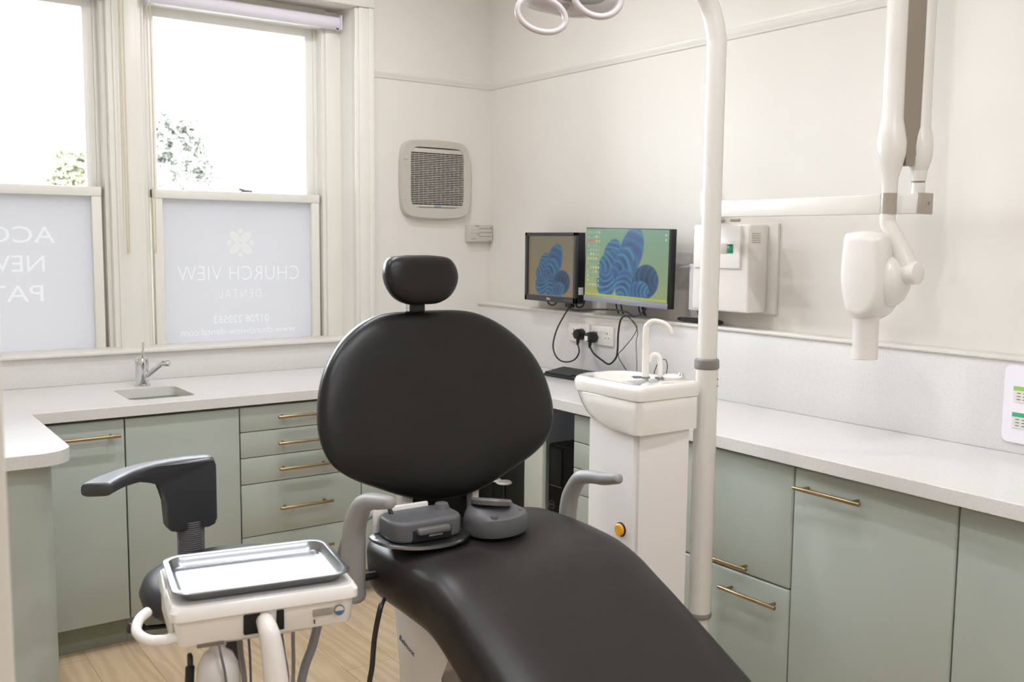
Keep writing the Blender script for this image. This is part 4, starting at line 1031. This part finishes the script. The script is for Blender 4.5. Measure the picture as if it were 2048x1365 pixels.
for k in range(5):
    a = 2*PI*k/5+.3
    bm = bm_new(); tube(bm, [(.82+.03*math.cos(a), 2.39+.03*math.sin(a), .11), (.82+.14*math.cos(a), 2.39+.14*math.sin(a), .09), (.82+.26*math.cos(a), 2.39+.26*math.sin(a), .07)], [.022, .018, .014], 10); lg = obj('base_leg', bm, M_BLACK, t)
    bm = bm_new(); c = Vector((.82+.26*math.cos(a), 2.39+.26*math.sin(a), .028)); d = Vector((math.sin(a), -math.cos(a), 0))*.011
    cyl(bm, c-d*2.2, c-d*.5, .027, seg=20); cyl(bm, c+d*.5, c+d*2.2, .027, seg=20); cyl(bm, c, c+Vector((0, 0, .04)), .008, seg=10); obj('caster', bm, M_BLACK, lg)
# bellows post and arm support
bm = bm_new()
pf = []; z = .56
while z < .722: pf += [(.0345, z), (.0375, z+.0025), (.0345, z+.005)]; z += .0058
lathe(bm, pf, (.813, 2.672, 0), 28); obj('bellows', bm, M_HOSED, t)
bm = bm_new(); tube(bm, [(.82, 2.50, .535), (.818, 2.60, .535), (.813, 2.672, .54), (.813, 2.672, .58)], .018, 12); obj('arm_bracket', bm, M_BLACK, t)
bm = bm_new()
prism(bm, [(.745, .716), (.752, .704), (.765, .700), (.855, .700), (.872, .706), (.879, .722), (.879, .872), (.874, .888), (.862, .893), (.72, .893), (.66, .888), (.60, .878), (.60, .868), (.65, .864), (.69, .858), (.715, .848), (.732, .832), (.740, .81), (.742, .78)], lambda u, v, w: Vector((u, (2.640 if w < .5 else 2.700)-max(0, .745-u)**1.5*1.15, v)), 0, 1, .006, 3)
ab = obj('arm_block', bm, M_GREYPL, t)
bm = bm_new()
cp = catmull([(.875, 2.672, .870), (.80, 2.670, .874), (.72, 2.660, .876), (.655, 2.635, .877), (.60, 2.595, .877), (.553, 2.535, .880), (.532, 2.495, .883)], 6)
hw = [.030, .030, .031, .032, .034, .037, .036]; ht = [.026, .025, .023, .020, .018, .018, .017]
rs = []
N = len(cp)
for i, p in enumerate(cp):
    tt = (cp[min(i+1, N-1)]-cp[max(i-1, 0)]).normalized(); side = Vector((-tt.y, tt.x, 0)).normalized(); upv = tt.cross(side)*-1
    if upv.z < 0: upv = -upv
    q = i/(N-1)*6; k = min(int(q), 5); f_ = q-k; a = hw[k]+(hw[k+1]-hw[k])*f_; b_ = ht[k]+(ht[k+1]-ht[k])*f_
    s_ = 1.0
    if i == 0 or i == N-1: s_ = .8
    rs.append([p+side*math.copysign(abs(math.cos(th))**.5, math.cos(th))*a*s_+upv*math.copysign(abs(math.sin(th))**.6, math.sin(th))*b_*s_ for th in [2*PI*j/28 for j in range(28)]])
loft(bm, rs); obj('arm_pad', bm, M_GREYPL, t, smooth=50)

# ------------------------------------------------------------------ delivery unit
DC = Matrix.Translation((.683, 1.83, -.016)) @ Matrix.Rotation(math.radians(-10.6), 4, 'Z')
def dl(x, y, z): return DC @ Vector((x, y, z))
t = thing('delivery_unit', (.68, 1.80, 0), 'white dental delivery unit on a tubular arm, carrying the steel tray at the lower left', 'dental unit')
def rrD(hx, hy, r, z, dy=0): return [dl(x, y+dy, z) for x, y in rrect(-hx, hx, -hy, hy, r, 5)]
bm = bm_new()
loft(bm, [rrD(.160, .112, .012, .769), rrD(.163, .115, .014, .773), rrD(.168, .121, .016, .818), rrD(.168, .121, .016, .8195)]); bxo = obj('console', bm, M_WHITE, t)
bm = bm_new()
loft(bm, [rrD(.172, .126, .018, .8195), rrD(.176, .130, .02, .823), rrD(.176, .130, .02, .838), rrD(.170, .124, .02, .847), rrD(.14, .10, .02, .848)]); obj('top_lid', bm, M_WHITE, t)
bm = bm_new()
bm.free()
for a, b_ in ((-.045, -.014), (.016, .030)):
    bm = bm_new(); box(bm, a, b_, -.1235, -.110, .778, .817, .002, mtx=DC); obj('joint_recess', bm, M_BLACKG, bxo)
bm = bm_new(); tube(bm, [dl(-.006, -.095, .800), dl(-.006, -.125, .800), dl(-.004, -.142, .790), dl(0, -.150, .765), dl(.006, -.155, .70), dl(.010, -.16, .62), dl(.01, -.15, .45), dl(0, -.08, .25), dl(0, 0, .10)], [.016, .017, .0185, .020, .0225, .0235, .024, .024, .024], 24); obj('support_arm', bm, M_WHITE, t)
bm = bm_new(); lathe(bm, [(.0001, 0.02), (.20, .02), (.21, .035), (.20, .055), (.06, .08), (.03, .12), (.0001, .125)], (.683, 1.83, 0), 40); fb_ = obj('base', bm, M_WHITE2, t)
for k in range(5):
    a = 2*PI*k/5; bm = bm_new(); c = Vector((.683+.17*math.cos(a), 1.83+.17*math.sin(a), .022)); cyl(bm, c-Vector((.012, 0, 0)), c+Vector((.012, 0, 0)), .022, seg=18); obj('caster', bm, M_BLACK, fb_)
bm = bm_new(); tube(bm, [dl(-.150, -.10, .788), dl(-.185, -.102, .785), dl(-.212, -.095, .788), dl(-.228, -.070, .796), dl(-.222, -.040, .806), dl(-.205, -.020, .812)], .0095, 16); obj('handle', bm, M_WHITE, t)
bm = bm_new(); box(bm, -.171, -.167, -.10, .09, .772, .848, .001, mtx=DC); tube(bm, [dl(-.169, .095, .85), dl(-.172, .0, .848), dl(-.170, -.06, .825), dl(-.163, -.09, .795)], .003, 8); obj('side_guard', bm, M_WHITE2, t)
bm = bm_new(); box(bm, .0855, .123, -.1225, -.119, .793, .806, .0005, mtx=DC); obj('rating_label', bm, M_STICK, bxo)
bm = bm_new(); C0 = (.136, -.1228, .800)
lathe(bm, [(.0105, -.001), (.0105, .0012), (.0001, .0012)], (0, 0, 0), 30, DC @ Matrix.Translation(C0) @ Matrix.Rotation(PI/2, 4, 'X')); rd = obj('round_badge', bm, M_GREY, bxo)
bm = bm_new(); lathe(bm, [(.0082, .0), (.0082, .0018), (.0001, .0018)], (0, 0, 0), 30, DC @ Matrix.Translation(C0) @ Matrix.Rotation(PI/2, 4, 'X')); obj('badge_face', bm, M_WHITE2, rd)
bm = bm_new(); prism(bm, [(.0082*math.cos(a), .0082*math.sin(a)) for a in [PI+PI*k/16 for k in range(17)]], lambda u, v, w: dl(C0[0]+u, C0[1]-w, C0[2]-.001+v*.98), .001, .0023); obj('badge_blue', bm, M_BLUE, rd)
bm = bm_new(); box(bm, .0875, .0895, -.1205, -.117, .778, .786, .0005, mtx=DC); obj('key_slot', bm, M_BLACK, bxo)
bm = bm_new(); box(bm, -.13, .10, -.06, .09, .742, .771, .006, mtx=DC); obj('hose_manifold', bm, M_WHITE2, t)
bm = bm_new(); box(bm, -.128, -.080, -.1155, -.10, .764, .7715, .0005, mtx=DC); obj('bottle_slot', bm, M_LABELG, bxo)
bm = bm_new()
lathe(bm, [(.0001, .54), (.037, .54), (.040, .546), (.040, .69), (.037, .715), (.028, .735), (.015, .745), (.014, .752), (.016, .753), (.016, .768), (.0001, .768)], tuple(dl(-.088, -.085, 0)), 36)
obj('water_bottle', bm, M_BOTTLE, t)
bm = bm_new(); box(bm, -.138, -.128, -.05, -.03, .60, .725, .004, mtx=DC); obj('bottle_clamp', bm, M_BLACK, t)
bm = bm_new(); tube(bm, [dl(-.134, -.045, .70), dl(-.136, -.046, .65), dl(-.13, -.04, .60), dl(-.12, -.03, .5)], .009, 10); obj('black_hose', bm, M_BLACK, t)
def hose(pts, r, m_): 
    b = bm_new(); tube(b, [dl(*p) for p in pts], r, 10); obj('hose', b, m_, t)
hose([(-.090, -.1215, .768), (-.088, -.128, .750), (-.082, -.130, .715), (-.078, -.130, .66), (-.07, -.10, .5), (-.03, -.04, .3), (-.01, -.01, .115)], .0025, M_HOSED)
hose([(-.038, -.02, .745), (-.035, -.02, .70), (-.028, -.02, .62), (-.02, -.01, .4), (-.015, 0, .115)], .0058, M_ARMG)
hose([(-.025, -.05, .745), (-.022, -.05, .66), (-.02, -.03, .4), (-.01, -.01, .115)], .0025, M_HOSED)
hose([(.040, -.04, .745), (.045, -.04, .70), (.052, -.04, .62), (.04, -.02, .4), (.015, .0, .115)], .0028, M_HOSED)
hose([(.078, .02, .768), (.076, .02, .70), (.074, .02, .60), (.05, .01, .4), (.02, .01, .115)], .0040, M_HOSE)
hose([(.142, .03, .768), (.135, .03, .735), (.118, .03, .67), (.095, .03, .60), (.06, .02, .4), (.03, .01, .115)], .0095, M_HOSE)
# steel tray, lying on the unit
bm = bm_new()
def rrT(hx, hy, r, z): return [dl(x, y+.003, z) for x, y in rrect(-hx, hx, -hy, hy, r, 8)]
loft(bm, [rrT(.145, .098, .022, .8495), rrT(.150, .103, .026, .852), rrT(.157, .110, .030, .868), rrT(.1645, .1175, .034, .8685), rrT(.1665, .1195, .035, .8670), rrT(.1665, .1195, .035, .8690), rrT(.1645, .1175, .034, .8705), rrT(.1565, .1095, .030, .8700), rrT(.149, .102, .026, .8535), rrT(.144, .097, .022, .8510)])
o = obj('instrument_tray', bm, M_STEEL, loc=(.683, 1.83, .833)); tag(o, 'empty rectangular stainless steel instrument tray on the delivery unit', 'tray')

# ------------------------------------------------------------------ ceiling downlights
M_LED = mat('led_diffuser', (255, 240, 220), .5, emit=((255, 236, 212), 3.0))
for (x, y) in LAMPS:
    t = thing('downlight', (x, y, CEIL), 'round white recessed ceiling downlight', 'light', 'ceiling downlights')
    b = bm_new(); lathe(b, [(.045, CEIL-.001), (.045, CEIL-.006), (.055, CEIL-.008), (.060, CEIL-.003), (.060, CEIL)], (x, y, 0), 28); obj('trim_ring', b, M_WHITE2, t)
    b = bm_new(); lathe(b, [(.0001, CEIL-.004), (.045, CEIL-.004), (.045, CEIL-.001), (.0001, CEIL-.001)], (x, y, 0), 28); obj('diffuser', b, M_LED, t)

# ------------------------------------------------------------------ outside
bm = bm_new(); box(bm, -30, 40, YB+.6, 60, -3.3, -3.2); struct('ground', bm, mat('pale_ground', (190, 190, 180), .9))
M_LEAF = mat('pale_leaves', (104, 106, 82), .7, var=.3, scale=3); M_LEAF2 = mat('grey_green_leaves', (100, 102, 94), .7, var=.3, scale=3); M_BARK = mat('bark', (150, 138, 120), .9)
def tree(x, y, blobs, n, m_, lab, sz):
    t = thing('tree', (x, y, -3.2), lab, 'tree', 'trees beyond the windows')
    b = bm_new(); tube(b, [(x, y, -3.2), (x+.1, y, -1), (x, y, 1.5), (x+.1, y, 2.6)], [.28, .22, .14, .06], 10); obj('trunk', b, M_BARK, t)
    b = bm_new()
    rnd = random.Random(int(x*10))
    for bx_, bz, br in blobs:
        for _ in range(n):
            d = Vector((rnd.gauss(0, 1), rnd.gauss(0, 1), rnd.gauss(0, 1))).normalized()*br*(rnd.random()**.4)
            c = Vector((bx_, y, bz))+d
            u = Vector((rnd.gauss(0, 1), rnd.gauss(0, 1), rnd.gauss(0, 1))).normalized(); v = u.orthogonal().normalized()
            s = sz*(.6+rnd.random()*.8)
            b.faces.new([b.verts.new(c+u*s), b.verts.new(c+v*s*.5), b.verts.new(c-u*s), b.verts.new(c-v*s*.5)])
    o = bpy.data.meshes.new('foliage'); 
    obj('foliage', b, m_, t)
tree(6.1, 20, [(5.9, 3.75, .38), (6.35, 3.55, .38), (6.1, 3.1, .5), (6.6, 2.9, .35), (5.7, 3.3, .35), (6.3, 2.2, .6), (5.6, 2.4, .5)], 320, M_LEAF2, 'pale grey-green tree crown seen through the right window', .09)
tree(4.2, 20, [(4.15, 2.8, .38), (4.4, 2.4, .5), (3.8, 2.45, .32), (4.45, 3.0, .3), (4.3, 1.8, .6), (3.95, 2.9, .25)], 260, M_LEAF, 'pale yellowish tree crown seen through the left window', .08)
t = thing('house', (2.0, 22, -3.2), 'washed-out neighbouring house with flat parapet and aerial at the far left outside', 'house')
bm = bm_new(); box(bm, -4, 3.0, 20.2, 25, -3.2, 2.95); obj('walls', bm, mat('pale_render', (248, 246, 244), .9), t)
bm = bm_new(); box(bm, -4, 3.2, 20.0, 25.1, 2.95, 3.05); obj('parapet', bm, mat('stone_coping', (84, 84, 88), .9), t)
bm = bm_new(); tube(bm, [(3.10, 20.3, 3.05), (3.05, 20.3, 4.0), (2.85, 20.3, 4.9)], .018, 8); cyl(bm, (3.1, 20.3, 4.66), (3.75, 20.3, 4.60), .012, seg=8); cyl(bm, (3.1, 20.2, 4.6), (3.2, 20.4, 4.72), .03, seg=8)
for k in range(6): cyl(bm, (2.98, 20.3, 3.3+k*.14), (3.16, 20.3, 3.32+k*.14), .012, seg=6)
obj('aerial', bm, mat('aerial_metal', (80, 80, 84), .5), t)
